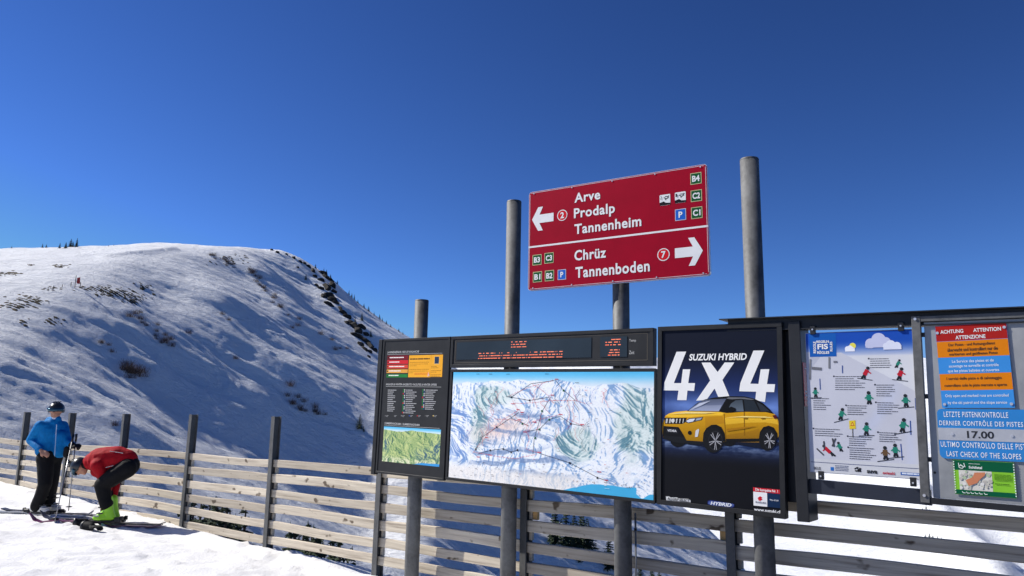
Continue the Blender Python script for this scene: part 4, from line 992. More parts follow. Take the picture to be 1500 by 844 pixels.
def fz(q): return (1160 + q[0] / 3.248, 460 + q[1] / 3.248)
k_ = Ink(fb, -.0005); k_.prect(fz((82, 96)), fz((213, 202)), rgb(24, 92, 176)); k_.build('title_block')
ptext(fb, 'FIS', fz((122, 0))[0], fz((172, 0))[0], fz((0, 143))[1], fz((0, 168))[1], WHITE, bold=.03, y=-.002)
ptext(fb, 'REGELN', fz((117, 0))[0], fz((176, 0))[0], fz((0, 126))[1], fz((0, 138))[1], WHITE, bold=.03, y=-.002)
ptext(fb, 'RÈGLES', fz((121, 0))[0], fz((178, 0))[0], fz((0, 174))[1], fz((0, 190))[1], WHITE, bold=.03, y=-.002)
ptext(fb, 'REGOLE', fz((102, 0))[0], fz((115, 0))[0], fz((0, 132))[1], fz((0, 187))[1], WHITE, bold=.03, y=-.002, rot=1)
ptext(fb, 'RULES', fz((181, 0))[0], fz((193, 0))[0], fz((0, 132))[1], fz((0, 178))[1], WHITE, bold=.03, y=-.002, rot=1)
Ink(fb, -.0006).disc(*fz((289, 152)), .021, rgb(232, 220, 90), 24, px=True).build('sun_picture')
for cl in ((((265, 166), .018), ((283, 166), .016), ((276, 160), .015), (253, 164, 300, 178), 0), (((375, 140), .034), ((412, 122), .045), ((445, 134), .034), ((365, 148), .022), (350, 140, 460, 158), 1), (((470, 146), .030), ((500, 150), .024), ((448, 152), .020), (435, 150, 522, 168), 2)):
    c_ = (rgb(236, 238, 246), rgb(196, 200, 228), rgb(222, 226, 242))[cl[-1]]; k_ = Ink(fb, -.0009 - .0006 * cl[-1])
    for q, r in cl[:-2]: k_.disc(*fz(q), r, c_, 24, px=True)
    k_.prect(fz(cl[-2][:2]), fz(cl[-2][2:]), c_); k_.build('cloud_picture')
k_ = Ink(fb, -.0006); tcol = rgb(84, 86, 96); r = random.Random(5)
for q0, w_, n_ in (((368, 216), 108, 5), ((202, 300), 150, 7), ((398, 340), 112, 6), ((402, 424), 112, 6), ((98, 404), 92, 6), ((260, 438), 98, 5), ((105, 548), 140, 4), ((268, 585), 115, 5), ((412, 566), 130, 5), ((270, 638), 140, 6)):
    for i in range(n_):
        x0, z0 = fb.P(*fz((q0[0] + 4, q0[1] + i * 10.2))); x1, _ = fb.P(*fz((q0[0] + w_, q0[1] + i * 10.2))); k_.dashes(x0, x1, z0, .0065, tcol, int(q0[0]) + i * 7, .22, r.uniform(.6, 1))
    x0, z0 = fb.P(*fz(q0)); k_.rect(x0 - .008, z0, x0 + .002, z0 + .010, rgb(40, 42, 60))
k_.build('rules_text', stuff=True)
def fig(nm, q, sc_, jac, lean, ski, extra=None, hat=rgb(44, 48, 52)):
    k_ = Ink(fb, -.0007); cx, cz = fb.P(*fz(q)); dk = rgb(36, 40, 46)
    def L(a, b, w_, c): k_.line([(cx + a[0] * sc_, cz + a[1] * sc_), (cx + b[0] * sc_, cz + b[1] * sc_)], w_ * sc_, c, False)
    L((-.1 + lean * -.3, -.42), (0, -.05), .17, dk); L((.16 - lean * .3, -.42), (.04, -.05), .17, dk); L((0, -.1), (lean * .5, .36), .34, jac); L((lean * .4, .28), (.34 + lean * .4, .02), .11, jac); L((lean * .4, .28), (-.3 + lean * .4, .04), .11, jac)
    k_.disc(cx + lean * .6 * sc_, cz + .5 * sc_, .145 * sc_, hat, 14)
    if ski: L((-.6, -.5 - ski * .3), (.62, -.44 + ski * .3), .06, dk)
    k_.build(nm)
JG = rgb(40, 132, 112); JR = rgb(188, 34, 52); JB = rgb(104, 80, 56)
for q, s_, j, l, sk in (((112, 378), .075, JG, 0, .02), ((366, 405), .095, JG, 0, 0), ((233, 482), .088, JG, .25, .5), ((541, 418), .09, JG, 0, .12), ((526, 536), .098, JG, .2, .35), ((353, 552), .092, JG, .1, .05), ((230, 636), .07, JG, -.3, 0), ((444, 668), .095, JB, 0, .3), ((492, 655), .092, JG, 0, .25), ((345, 285), .088, JR, .5, -.4), ((512, 290), .088, JR, .3, -.35), ((500, 240), .06, JG, .5, 0), ((183, 655), .08, JR, -1.0, 0)):
    fig('skier_figure', q, s_ * .88, j, l, sk)
k_ = Ink(fb, -.0008); bl = rgb(50, 80, 150)
for a, b in (((518, 618), (525, 695)), ((563, 508), (566, 575)), ((133, 308), (135, 360)), ((587, 400), (590, 455)), ((240, 245), (241, 282))): k_.line([fz(a), fz(b)], .006, bl)
k_.poly([fz(q) for q in ((272, 508), (302, 506), (304, 546), (274, 548))], rgb(226, 200, 50)); k_.poly([fz(q) for q in ((288, 512), (299, 532), (278, 533))], rgb(190, 60, 40)); k_.poly([fz(q) for q in ((288, 518), (294, 529), (282, 530))], rgb(236, 210, 90)); k_.line([fz((289, 546)), fz((290, 588))], .005, rgb(90, 90, 90))
for a, b in (((118, 640), (152, 672)), ((152, 605), (155, 645)), ((193, 592), (202, 632)), ((208, 592), (192, 630))): k_.line([fz(a), fz(b)], .010, rgb(70, 72, 80))
for a, b in (((88, 215), (86, 312)), ((178, 205), (178, 260))): k_.line([fz(a), fz(b)], .012, rgb(120, 122, 128))
k_.line([fz((95, 258)), fz((142, 262))], .02, rgb(110, 112, 120)); k_.line([fz((198, 228)), fz((216, 228))], .014, rgb(120, 122, 130)); k_.build('slope_furniture_picture', stuff=True)
k_ = Ink(fb, -.0008); k_.line([fz((90, 703)), fz((616, 737))], .003, rgb(60, 70, 120)); k_.prect(fz((517, 752)), fz((610, 772)), rgb(28, 90, 170))
x0, z0 = fb.P(*fz((524, 768))); x1, _ = fb.P(*fz((604, 768))); k_.dashes(x0, x1, z0 + .008, .014, rgb(220, 228, 240), 4, .15)
k_.prect(fz((184, 728)), fz((200, 746)), rgb(40, 110, 190)); x0, z0 = fb.P(*fz((206, 744))); x1, _ = fb.P(*fz((270, 744)))
for i in range(4): k_.dashes(x0, x1, z0 + .010 * i, .006, rgb(90, 100, 130), i, .2)
for a, b in (((298, 738), (312, 730)), ((306, 750), (330, 735)), ((312, 728), (318, 752)), ((322, 732), (328, 752)), ((300, 746), (326, 748))): k_.line([fz(a), fz(b)], .008, rgb(30, 30, 34))
k_.build('sponsor_strip', stuff=True)
ptext(fb, 'SKUS', fz((104, 0))[0], fz((137, 0))[0], fz((0, 727))[1], fz((0, 741))[1], rgb(40, 44, 60), bold=.02, y=-.002); ptext(fb, 'suva', fz((357, 0))[0], fz((407, 0))[0], fz((0, 744))[1], fz((0, 759))[1], rgb(30, 32, 36), bold=.04, y=-.002); ptext(fb, 'swissski', fz((432, 0))[0], fz((490, 0))[0], fz((0, 750))[1], fz((0, 764))[1], rgb(190, 40, 60), bold=.03, y=-.002)
for q in ((1190.8, 484), (1320, 480)):
    x0, z0 = fb.P(*q); MB().box(x0 - .018, x0 + .018, -.012, .012, fb.h - .012, fb.h + .05, .002).build('clip', BLACK, fb.e); MB().tube([(x0, -.012, fb.h + .022), (x0, -.017, fb.h + .022)], .006, 10).build('screw', m_alu, fb.e)
for q in ((1203, 697), (1338, 708)):
    x0, z0 = fb.P(*q); MB().box(x0 - .018, x0 + .018, -.012, .012, -.045, .012, .002).build('clip', BLACK, fb.e); MB().tube([(x0, -.012, -.022), (x0, -.017, -.022)], .006, 10).build('screw', m_alu, fb.e)

# ------------------------------------------------------------------ sheet metal panel with the slope control signs
mpn = Board('metal_panel', 'bare sheet metal panel in a galvanised angle frame at the right edge', 'panel', [(1346.5, 470), (1500, 464), (1519, 742), (1366.5, 729)], off=0.35)
mpn.w *= 1.22
mpn.box('sheet', 0.014, mpn.w, 0, mpn.h - .012, 0.004, 0.008, SHEET)
zt_ = mpn.h + .03
mpn.box('frame_upright', -0.055, -0.003, -0.035, zt_, -0.02, 0.02, GALV, ch=.002); mpn.box('frame_top', -0.0025, mpn.w, mpn.h - .008, mpn.h + .028, -0.018, 0.02, GALV, ch=.002)
mpn.box('frame_bottom', -0.0025, mpn.w, -0.04, -0.002, -0.016, 0.02, DARKBEAM, ch=.002)
mpn.box('frame_upright', mpn.w + .001, mpn.w + .05, -1.3, zt_, -0.019, 0.03, GALV, ch=.002)
for zz in (mpn.h + .01, 0.01): MB().tube([(-.032, -.02, zz), (-.032, -.027, zz)], .009, 12).build('bolt', m_alu, mpn.e)
for zz in (.22, .62, 1.02): MB().box(-.004, .016, .002, .0035, zz, zz + .03).build('tab', BLACK, mpn.e); 
MB().tube([(.03, .004, .155), (.03, .0, .155)], .008, 12).build('bolt', BLACK, mpn.e); MB().tube([(mpn.P(1499, 0)[0] if False else .72, .004, .05), (.72, .0, .05)], .01, 12).build('bolt', plain('rust', (0.2, 0.06, 0.03), .8), mpn.e)
def q2(q): return (1350 + q[0] / 2.911, 460 + q[1] / 2.911)
wsb = Board('warning_sign', 'striped red orange and blue warning sign screwed on the metal panel', 'sign', [q2((63, 52)), q2((363, 35)), q2((398, 400)), q2((82, 402))], off=0.354)
slab('plate', rrect(0, 0, wsb.w, wsb.h, .012), -.001, .002, plain('sign_enamel', rgb(62, 144, 218), .4, 0, .05), wsb.e)
RDS, ORS, BLS = rgb(172, 34, 30), rgb(226, 130, 16), rgb(62, 144, 218)
hs_ = [0, .193, .392, .588, .79, 1.0]
for i, c in enumerate((RDS, ORS, BLS, ORS, BLS)):
    k_ = Ink(wsb, -.0012); k_.rect(.001, wsb.h * (1 - hs_[i + 1]) + .001, wsb.w - .001, wsb.h * (1 - hs_[i]) - .001, c); k_.build('colour_stripe')
def wst(s_, f0, f1, t0, t1, col, **kk): text(wsb, s_, wsb.w * f0, wsb.w * f1, wsb.h * (1 - t1), wsb.h * (1 - t0), col, y=-.0022, **kk)
DK = rgb(52, 34, 22); WB = rgb(225, 236, 246)
wst('ACHTUNG', .07, .40, .052, .098, WHITE, bold=.02); wst('ATTENTION', .54, .92, .052, .098, WHITE, bold=.02); wst('ATTENZIONE', .28, .70, .130, .176, WHITE, bold=.02)
for s_, f0, f1, t, c in (('Der Pisten - und Rettungsdienst', .17, .82, .222, DK), ('überwacht und kontrolliert nur die', .15, .85, .278, DK), ('markierten und geöffneten Pisten', .17, .84, .336, DK), ('Le Service des pistes et de', .20, .78, .424, WB), ('sauvetage ne surveille et contrôle', .15, .84, .480, WB), ('que les pistes balisées et ouvertes', .13, .84, .538, WB), ('I servizi delle piste e di salvataggio', .10, .86, .630, DK), ('controllano solo le piste marcate e aperte', .06, .92, .712, DK), ('Only open and marked runs are controlled', .06, .93, .836, WB), ('by the ski patrol and the slope service', .09, .90, .918, WB)):
    wst(s_, f0, f1, t, t + .044, c, bold=.012)
for f0, t in ((.025, .085), (.965, .06), (.04, .955), (.955, .955)): MB().tube([(wsb.w * f0, -.001, wsb.h * (1 - t)), (wsb.w * f0, -.005, wsb.h * (1 - t))], .009, 12).build('screw', m_alu, wsb.e)
cs = Board('slope_check_sign', 'blue slope check sign showing 17.00 on a grey strip', 'sign', [q2((63, 407)), q2((452, 405)), q2((464, 636)), q2((80, 612))], off=0.3545)
slab('plate', rrect(0, 0, cs.w * 1.08, cs.h, .03), -.001, .002, plain('blue_sign_film', rgb(34, 128, 200), .4, 0, .06), cs.e)
cs.box('time_strip', 0.0, cs.w * 1.08, cs.h * .37, cs.h * .615, -.0022, -.0012, plain('time_strip_metal', (.55, .55, .56), .4, .5, .2, 3))
text(cs, '17.00', cs.w * .33, cs.w * .63, cs.h * .42, cs.h * .565, rgb(24, 26, 32), bold=.025, y=-.003)
for s_, f0, f1, t0, t1 in (('LETZTE PISTENKONTROLLE', .08, .80, .055, .165), ('DERNIER CONTRÔLE DES PISTES', .02, .95, .215, .335), ('ULTIMO CONTROLLO DELLE PISTE', .02, .99, .660, .770), ('LAST CHECK OF THE SLOPES', .08, .90, .850, .955)):
    text(cs, s_, cs.w * f0, cs.w * f1, cs.h * (1 - t1), cs.h * (1 - t0), rgb(235, 240, 246), bold=.008, y=-.0022, spacing=1.15)
for f0 in (.16, .82): MB().tube([(cs.w * f0, -.0022, cs.h * .49), (cs.w * f0, -.006, cs.h * .49)], .009, 12).build('screw', m_alu, cs.e)
def z9(q): return (1300 + q[0] / 7.035, 660 + q[1] / 7.035)
gsn = Board('green_map_sign', 'small green sign with a map patch below the blue slope check sign', 'sign', [z9((672, 95)), z9((1303, 127)), z9((1335, 494)), z9((702, 448))], off=0.3544)
gsn.box('plate', 0, gsn.w, 0, gsn.h, -.001, .002, plain('lime_sign_film', rgb(130, 196, 36), .45, 0, .06))
k_ = Ink(gsn, -.0012); dg_ = rgb(8, 92, 60); k_.rect(.001, gsn.h * .71, gsn.w - .001, gsn.h - .001, dg_); k_.rect(.001, .001, gsn.w - .001, gsn.h * .14, dg_); k_.rect(gsn.w * .085, gsn.h * .14, gsn.w * .63, gsn.h * .71, rgb(216, 214, 204)); k_.build('print')
k_ = Ink(gsn, -.002); r = random.Random(3)
for i in range(60): k_.disc(gsn.w * r.uniform(.1, .61), gsn.h * r.uniform(.17, .68), r.uniform(.003, .012), (rgb(200, 200, 186), rgb(176, 196, 160), rgb(228, 226, 220), rgb(190, 186, 178))[i % 4], 7)
k_.poly([(gsn.w * a, gsn.h * b) for a, b in ((.19, .42), (.31, .52), (.35, .66), (.53, .68), (.51, .58), (.45, .50), (.38, .36), (.24, .26))], rgb(206, 132, 96), False); k_.build('map_patch', stuff=True)
k_ = Ink(gsn, -.0022); wt = rgb(230, 240, 232)
for i in range(13):
    zz = gsn.h * (.04 + i * .074); k_.rect(.0, zz, .006, zz + gsn.h * .036, wt); k_.rect(gsn.w - .006, zz, gsn.w, zz + gsn.h * .036, wt)
for a, b in (((.09, .92), (.10, .78)), ((.10, .78), (.15, .76)), ((.15, .76), (.19, .84)), ((.12, .88), (.17, .80)), ((.18, .92), (.20, .80)), ((.09, .84), (.16, .84))): k_.line([(gsn.w * a[0], gsn.h * a[1]), (gsn.w * b[0], gsn.h * b[1])], .004, wt, False)
k_.rect(gsn.w * .26, gsn.h * .905, gsn.w * .45, gsn.h * .915, wt)
for f in (.12, .19, .26, .33, .40, .48): k_.line([(gsn.w * f, gsn.h * .09), (gsn.w * f + .006, gsn.h * .05), (gsn.w * f + .018, gsn.h * .055)], .004, wt, False)
for i in range(5): k_.dashes(gsn.w * .67, gsn.w * .94, gsn.h * (.62 - .035 * i), .006, rgb(70, 120, 30), i, .2)
k_.dashes(gsn.w * .67, gsn.w * .9, gsn.h * .36, .006, rgb(60, 100, 30), 9, .2); k_.build('small_print', stuff=True)
text(gsn, 'Schilstal', gsn.w * .26, gsn.w * .48, gsn.h * .77, gsn.h * .845, rgb(235, 240, 236), bold=.03, y=-.003)
flush_text()

# ------------------------------------------------------------------ skiers
def ground_hit(px, py):
    d = ray(px, py); lo_, hi_ = 4.0, 20.0
    for _ in range(40):
        m_ = (lo_ + hi_) / 2; p = CAM + d * (m_ / d[1])
        if p[2] > float(ground_z(np.array([p[0]]), np.array([p[1]]))[0]): lo_ = m_
        else: hi_ = m_
    return Vector(CAM + d * (lo_ / d[1]))
def gz(x, y): return float(ground_z(np.array([x]), np.array([y]))[0])
def remesh(mb_, name, mat, parent, vox=0.012, smooth=3):
    o = mb_.build(name + '_raw', None)
    r = o.modifiers.new('r', 'REMESH'); r.mode = 'VOXEL'; r.voxel_size = vox; r.use_smooth_shade = True
    s_ = o.modifiers.new('s', 'SMOOTH'); s_.factor = 0.5; s_.iterations = smooth
    bpy.context.view_layer.update(); dg = bpy.context.evaluated_depsgraph_get()
    me = bpy.data.meshes.new_from_object(o.evaluated_get(dg)); me.name = name
    me.materials.clear(); me.materials.append(mat)
    me.polygons.foreach_set('use_smooth', [True] * len(me.polygons))
    bpy.data.objects.remove(o)
    return link(bpy.data.objects.new(name, me), parent)
def fabric(name, c, rough=.75, sc_=18, b_=.25):
    m, nt_, bs = newmat(name); n = noise_node(nt_, sc_, 4, .6); f = noise_node(nt_, 5, 3, .5)
    r = ramp(nt_, n.outputs['Fac'], [(.3, tuple(x * .8 for x in c[:3]) + (1,)), (.7, tuple(min(1, x * 1.1) for x in c[:3]) + (1,))])
    nt_.links.new(r.outputs[0], bs.inputs['Base Color']); bs.inputs['Roughness'].default_value = rough; bs.inputs['Specular IOR Level'].default_value = .15
    b1 = bump(nt_, bs, f.outputs['Fac'], .6, .05); bump(nt_, bs, n.outputs['Fac'], b_, .008, b1); return m
SKIN = fabric('skin', (.50, .26, .17), .55, 30, .05); BLUEJ = fabric('blue_shell', rgb(8, 116, 180)); REDJ = fabric('red_shell', rgb(160, 12, 26)); BLKT = fabric('black_trouser', (.008, .008, .009)); BLKG = fabric('black_glove', (.012, .012, .013))
BOOTW = plain('white_boot_shell', (.62, .62, .60), .35, 0, .1); BOOTL = plain('lime_boot_shell', (.34, .74, .03), .35, 0, .1); BUCK = plain('buckle_metal', (.5, .5, .52), .35, .8, .1)
HELM = plain('helmet_shell', (.02, .021, .024), .28, 0, .2); LENS = plain('mirror_lens', (.02, .07, .11), .10, .5, .3); MASK = plain('face_mask', (.72, .76, .80), .7, 0, .06)
SKIB = plain('ski_topsheet', (.05, .05, .06), .3, 0, .3, 9); SKIR = plain('ski_topsheet_purple', (.14, .03, .09), .3, 0, .4, 7); SKIW = plain('ski_topsheet_silver', (.40, .41, .42), .3, .2, .3, 6)
POLEM = plain('pole_shaft', (.30, .30, .31), .3, .7, .2)

def ski(name, label, a, b, mat, parent=None):
    """ski on the snow from tail a to tip b (ground points)"""
    a = Vector(a); b = Vector(b); d = b - a; L = d.length; ang = math.atan2(d.y, d.x)
    e = empty(name, a, ang); e.location.z = 0; tag(e, label, 'ski', 'skis on the snow')
    v = []; f = []; n = 22
    for i in range(n + 1):
        t = i / n; x = t * L; w_ = .052 - .014 * math.sin(math.pi * min(1, t * 1.05)) ; w_ *= 1 if t < .93 else max(.25, 1 - ((t - .93) / .07) ** 2 * .8)
        p = a + d * t; z = gz(p.x, p.y) + .012 + (max(0, t - .90) / .10) ** 2 * .09 + (max(0, .04 - t) / .04) ** 2 * .02
        for yy, zz in ((-w_, 0), (w_, 0), (w_, .014), (-w_, .014)): v.append((x, yy, z + zz))
    for i in range(n):
        for k in range(4): f.append((i * 4 + k, i * 4 + (k + 1) % 4, (i + 1) * 4 + (k + 1) % 4, (i + 1) * 4 + k))
    f += [(3, 2, 1, 0), (n * 4, n * 4 + 1, n * 4 + 2, n * 4 + 3)]
    mesh_obj('blade', v, f, mat, e)
    return e
def binding(e, x, z):
    m_ = MB().box(x + .13, x + .20, -.035, .035, z, z + .05, .008); m_.box(x + .20, x + .23, -.02, .02, z, z + .035, .006); m_.build('toe_piece', BLACK, e)
    m_ = MB().box(x - .22, x - .14, -.035, .035, z, z + .07, .008); m_.box(x - .25, x - .21, -.018, .018, z + .03, z + .085, .006); m_.build('heel_piece', BLACK, e)
def boot(name, p, ang, mat, parent, s_=1.0, sole=BLACK):
    """ski boot: sole at p, toe along ang; shell, cuff, buckles, sole"""
    e = empty(name, p, ang, None); e.parent = parent; e.matrix_parent_inverse = parent.matrix_world.inverted() if False else Matrix.Identity(4)
    m_ = MB(); m_.cone((-.09 * s_, 0, .07), .052 * s_, (.13 * s_, 0, .052), .042 * s_); m_.cone((.08 * s_, 0, .055), .05 * s_, (.15 * s_, 0, .05), .04 * s_); m_.cone((-.07 * s_, 0, .08), .058 * s_, (-.03 * s_, 0, .19), .062 * s_); m_.cone((-.03 * s_, 0, .19), .062 * s_, (-.015 * s_, 0, .30), .066 * s_); m_.cone((-.02 * s_, 0, .14), .05 * s_, (.07 * s_, 0, .07), .048 * s_)
    return m_
def boot_obj(parent, p, ang, mat):
    m_ = boot_mesh(); ca, sa = math.cos(ang), math.sin(ang)
    def T(q): return (p[0] + q[0] * ca - q[1] * sa, p[1] + q[0] * sa + q[1] * ca, p[2] + q[2])
    m_.v = [T(q) for q in m_.v]
    o = remesh(m_, 'boot', mat, parent, .009, 2)
    s_ = MB().box(-.155, .17, -.040, .040, 0, .030, .006).box(-.155, -.10, -.034, .034, 0, .035, .005).box(.12, .175, -.034, .034, 0, .028, .005); s_.v = [T(q) for q in s_.v]; s_.build('sole', BLACK, o)
    for x, z in ((.09, .085), (.045, .12), (.03, .20), (.035, .255)):
        b_ = MB().box(x - .035, x + .012, -.070, -.050, z - .008, z + .010, .003).box(x - .035, x + .012, .050, .070, z - .008, z + .010, .003).box(x - .02, x + .045, -.067, .067, z - .005, z + .007, .002); b_.v = [T(q) for q in b_.v]; b_.build('buckle', BLACK if z > .1 else BUCK, o)
    return o
def boot_mesh():
    m_ = MB(); m_.cone((-.09, 0, .07), .052, (.11, 0, .055), .042); m_.cone((.06, 0, .058), .05, (.12, 0, .05), .04); m_.cone((-.075, 0, .08), .056, (-.035, 0, .19), .062); m_.cone((-.035, 0, .19), .062, (-.02, 0, .30), .064); m_.cone((-.03, 0, .15), .05, (.07, 0, .07), .046)
    return m_
def chain(m_, pts):
    for (p, r), (q, s_) in zip(pts[:-1], pts[1:]): m_.cone(p, r, q, s_)
    return m_
def hand(m_, wrist, aim, palmn, s_=1.0, curl=.6):
    """palm and five curled fingers"""
    wrist = Vector(wrist); aim = Vector(aim).normalized(); pn = Vector(palmn).normalized(); side = aim.cross(pn).normalized(); pn = side.cross(aim)
    for k in range(4):
        b = wrist + aim * (.085 * s_) + side * ((k - 1.5) * .021 * s_); m_.cone(wrist + side * ((k - 1.5) * .012 * s_) + aim * .02 * s_, .014 * s_, b, .0115 * s_)
        L = (.072, .080, .075, .058)[k] * s_; q1 = b + (aim * math.cos(curl * .5) + pn * math.sin(curl * .5)) * L * .5; q2 = q1 + (aim * math.cos(curl * 1.6) + pn * math.sin(curl * 1.6)) * L * .5
        m_.cone(b, .0105 * s_, q1, .0095 * s_); m_.cone(q1, .0095 * s_, q2, .008 * s_)
    t0 = wrist + aim * .03 * s_ - side * .030 * s_; t1 = t0 + (aim * .7 - side * .6 + pn * .3).normalized() * .04 * s_; t2 = t1 + (aim * .9 + pn * .4).normalized() * .032 * s_
    m_.cone(t0, .014 * s_, t1, .0115 * s_); m_.cone(t1, .0115 * s_, t2, .009 * s_); return m_
def head(m_, c, face, s_=1.0):
    """skull, jaw, nose, brow, ears around centre c looking along face"""
    c = Vector(c); f = Vector(face).normalized(); up_ = Vector((0, 0, 1)); up_ = (up_ - f * up_.dot(f)).normalized(); sd = f.cross(up_)
    m_.ball(c + up_ * .02 * s_, .092 * s_, 16, 12); m_.ball(c + f * .025 * s_ - up_ * .045 * s_, .068 * s_, 14, 10); m_.ball(c + f * .055 * s_ - up_ * .085 * s_, .034 * s_, 12, 8)
    m_.cone(c + f * .088 * s_ + up_ * .015 * s_, .010 * s_, c + f * .108 * s_ - up_ * .022 * s_, .014 * s_); m_.cone(c + f * .08 * s_ - up_ * .055 * s_ - sd * .02 * s_, .010 * s_, c + f * .08 * s_ - up_ * .055 * s_ + sd * .02 * s_, .010 * s_)
    for k in (-1, 1): m_.ball(c + sd * k * .09 * s_ - up_ * .01 * s_, .022 * s_, 8, 6); m_.cone(c + f * .082 * s_ + up_ * .03 * s_ + sd * k * .015 * s_, .012 * s_, c + f * .07 * s_ + up_ * .032 * s_ + sd * k * .05 * s_, .011 * s_)
    return m_, f, up_, sd
def helmet(parent, c, f, up_, sd, s_=1.0, R=.125):
    m_ = MB(); n, k_ = 24, 12; v = []; fc = []
    for i in range(k_ + 1):
        t = math.radians(112) * i / k_
        for j in range(n):
            p = 2 * math.pi * j / n; fr = math.cos(p)     # front is j = 0
            tt = t if fr < .35 else t * (1 - .34 * (fr - .35) / .65)
            v.append(Vector(c) + up_ * (.018 + R * 1.0 * math.cos(tt)) + (f * math.cos(p) * 1.12 + sd * math.sin(p) * .95) * R * math.sin(tt))
    for i in range(k_):
        for j in range(n): fc.append((i * n + j, i * n + (j + 1) % n, (i + 1) * n + (j + 1) % n, (i + 1) * n + j))
    o = mesh_obj('helmet', v, fc, HELM, parent, True)
    so_ = o.modifiers.new('t', 'SOLIDIFY'); so_.thickness = .010; so_.offset = 1
    m_ = MB()
    for k in (-1, 0, 1): m_.cone(Vector(c) + up_ * (.018 + R * 1.10) + sd * k * .035 - f * .06, .006, Vector(c) + up_ * (.018 + R * 1.08) + sd * k * .035 + f * .05, .006)
    m_.build('vent_ridge', BLACK, o, True)
    g = MB(); gl = []; n2 = 14
    for i in range(n2 + 1):
        a = math.radians(-72 + 144 * i / n2)
        for zz, rr in ((.050, 1.0), (.030, 1.05), (.006, 1.02)): gl.append(Vector(c) + up_ * zz + (f * math.cos(a) * 1.1 + sd * math.sin(a)) * .108 * rr)
    gf = []
    for i in range(n2):
        for k in range(2): gf.append((i * 3 + k, i * 3 + k + 1, i * 3 + 4 + k, i * 3 + 3 + k))
    q = mesh_obj('goggles', gl, gf, LENS, parent, True); s2 = q.modifiers.new('t', 'SOLIDIFY'); s2.thickness = .012
    return o

# --- standing skier in blue, seen at (60, 757)
def person(label, px, py):
    g = ground_hit(px, py); e = empty('person', g); tag(e, label, 'person'); return e, g
pe, g1 = person('skier in bright blue jacket and black trousers standing with one hand on hip', 62, 755)
Y1 = g1.y
def W(x, y, near=0.0):   # picture position -> point relative to the figure's feet, 'near' metres closer
    return Vector(at(x, y, Y1 - near)) - g1
gnd = lambda p: gz(p.x + g1.x, p.y + g1.y) - g1.z
bd = MB()
hc = W(82.5, 602, .0); fdir = Vector((.22, -1, -.12))
head(bd, hc, fdir, .95); _, f_, u_, s_ = head(MB(), hc, fdir)
pel = W(73, 668); chest = W(76, 633); neck = W(80, 614); shR = W(59, 624, .10); shL = W(92, 624, -.08)
elR = W(45.5, 645, .05); haR = W(60, 660, .20); elL = W(98, 646, .02); haL = W(106, 653, .16)
hipR = W(67, 672, .06); hipL = W(78, 672, -.06); knR = W(66, 709, .12); knL = W(76, 707, -.04); anR = W(53, 744, .06); anL = W(71, 741, -.10)
for side in ((hipR, knR, anR), (hipL, knL, anL)): chain(bd, [(side[0], .075), (side[1], .055), (side[2], .042)])
chain(bd, [(pel, .11), (chest, .13), (neck, .055), (hc, .05)]); chain(bd, [(chest, .1), (shR, .06), (elR, .042), (haR, .028)]); chain(bd, [(chest, .1), (shL, .06), (elL, .042), (haL, .028)])
hand(bd, haR + (haR - elR).normalized() * .01, Vector((.8, -.25, -.35)), Vector((0, .8, -.5)), .95, .5); hand(bd, haL, Vector((.9, -.3, .1)), Vector((0, .3, -1)), .95, 1.2)
remesh(bd, 'body', SKIN, pe, .010, 2)
jk = MB(); chain(jk, [(W(72, 660), .135), (W(73, 648), .135), (chest, .148), (W(79, 622), .105), (W(80, 616), .075)]); jk.cone(W(62, 660, .03), .10, chest + Vector((-.02, -.04, 0)), .125); jk.cone(W(82, 660, .0), .10, chest + Vector((.03, .03, 0)), .125)
jk.cone(W(88, 662, .05), .09, W(90, 640, .05), .10)
chain(jk, [(chest + Vector((-.06, -.03, .06)), .12), (shR, .080), (elR, .066), (haR + (elR - haR).normalized() * .045, .050)]); chain(jk, [(chest + Vector((.06, .02, .06)), .12), (shL, .078), (elL, .066), (haL + (elL - haL).normalized() * .06, .058)])
jk.cone(W(72, 616, -.05), .055, W(84, 615, .0), .06)   # hood roll
jo = remesh(jk, 'jacket', BLUEJ, pe, .012, 3)
zp = MB().cone(W(83, 622, .175), .004, W(80, 668, .185), .004, 6); zp.build('zip', plain('pale_zip', (.5, .6, .68), .5), jo)
tr = MB(); chain(tr, [(hipR, .122), (knR, .094), (W(60, 726, .10), .085), (W(54, 741, .07), .088)]); chain(tr, [(hipL, .118), (knL, .090), (W(74, 722, -.06), .08), (W(72, 738, -.1), .084)]); tr.cone(hipR, .13, hipL, .13); tr.cone(pel, .15, hipR, .13)
remesh(tr, 'trousers', BLKT, pe, .012, 3)
helmet(pe, hc, f_, u_, s_, 1.0, .106)
mk = MB(); mk.ball(hc + f_ * .042 - u_ * .112, .043, 14, 10); remesh(mk, 'face_mask', MASK, pe, .008, 1)
for hp, el in ((haL, elL),):
    gl = MB(); gl.cone(hp + (el - hp).normalized() * .05, .05, hp, .045); hand(gl, hp - Vector((.01, 0, 0)), Vector((.95, -.25, .1)), Vector((0, .3, -1)), 1.15, 1.3); remesh(gl, 'glove', BLKG, pe, .009, 2)
sp_ = MB(); hand(sp_, W(97, 664, .14), Vector((.35, -.1, -.9)), Vector((.6, .4, 0)), 1.1, .5); sp_.cone(W(99, 658, .14), .05, W(97, 666, .14), .045); so2 = remesh(sp_, 'spare_glove', BLKG, pe, .009, 2)
bR = W(56, 757, .06); bR.z = gnd(bR) + .03; bL = W(73, 753, -.10); bL.z = gnd(bL) + .03
boot_obj(pe, bR, -.10, BOOTW); boot_obj(pe, bL, -.05, BOOTW)
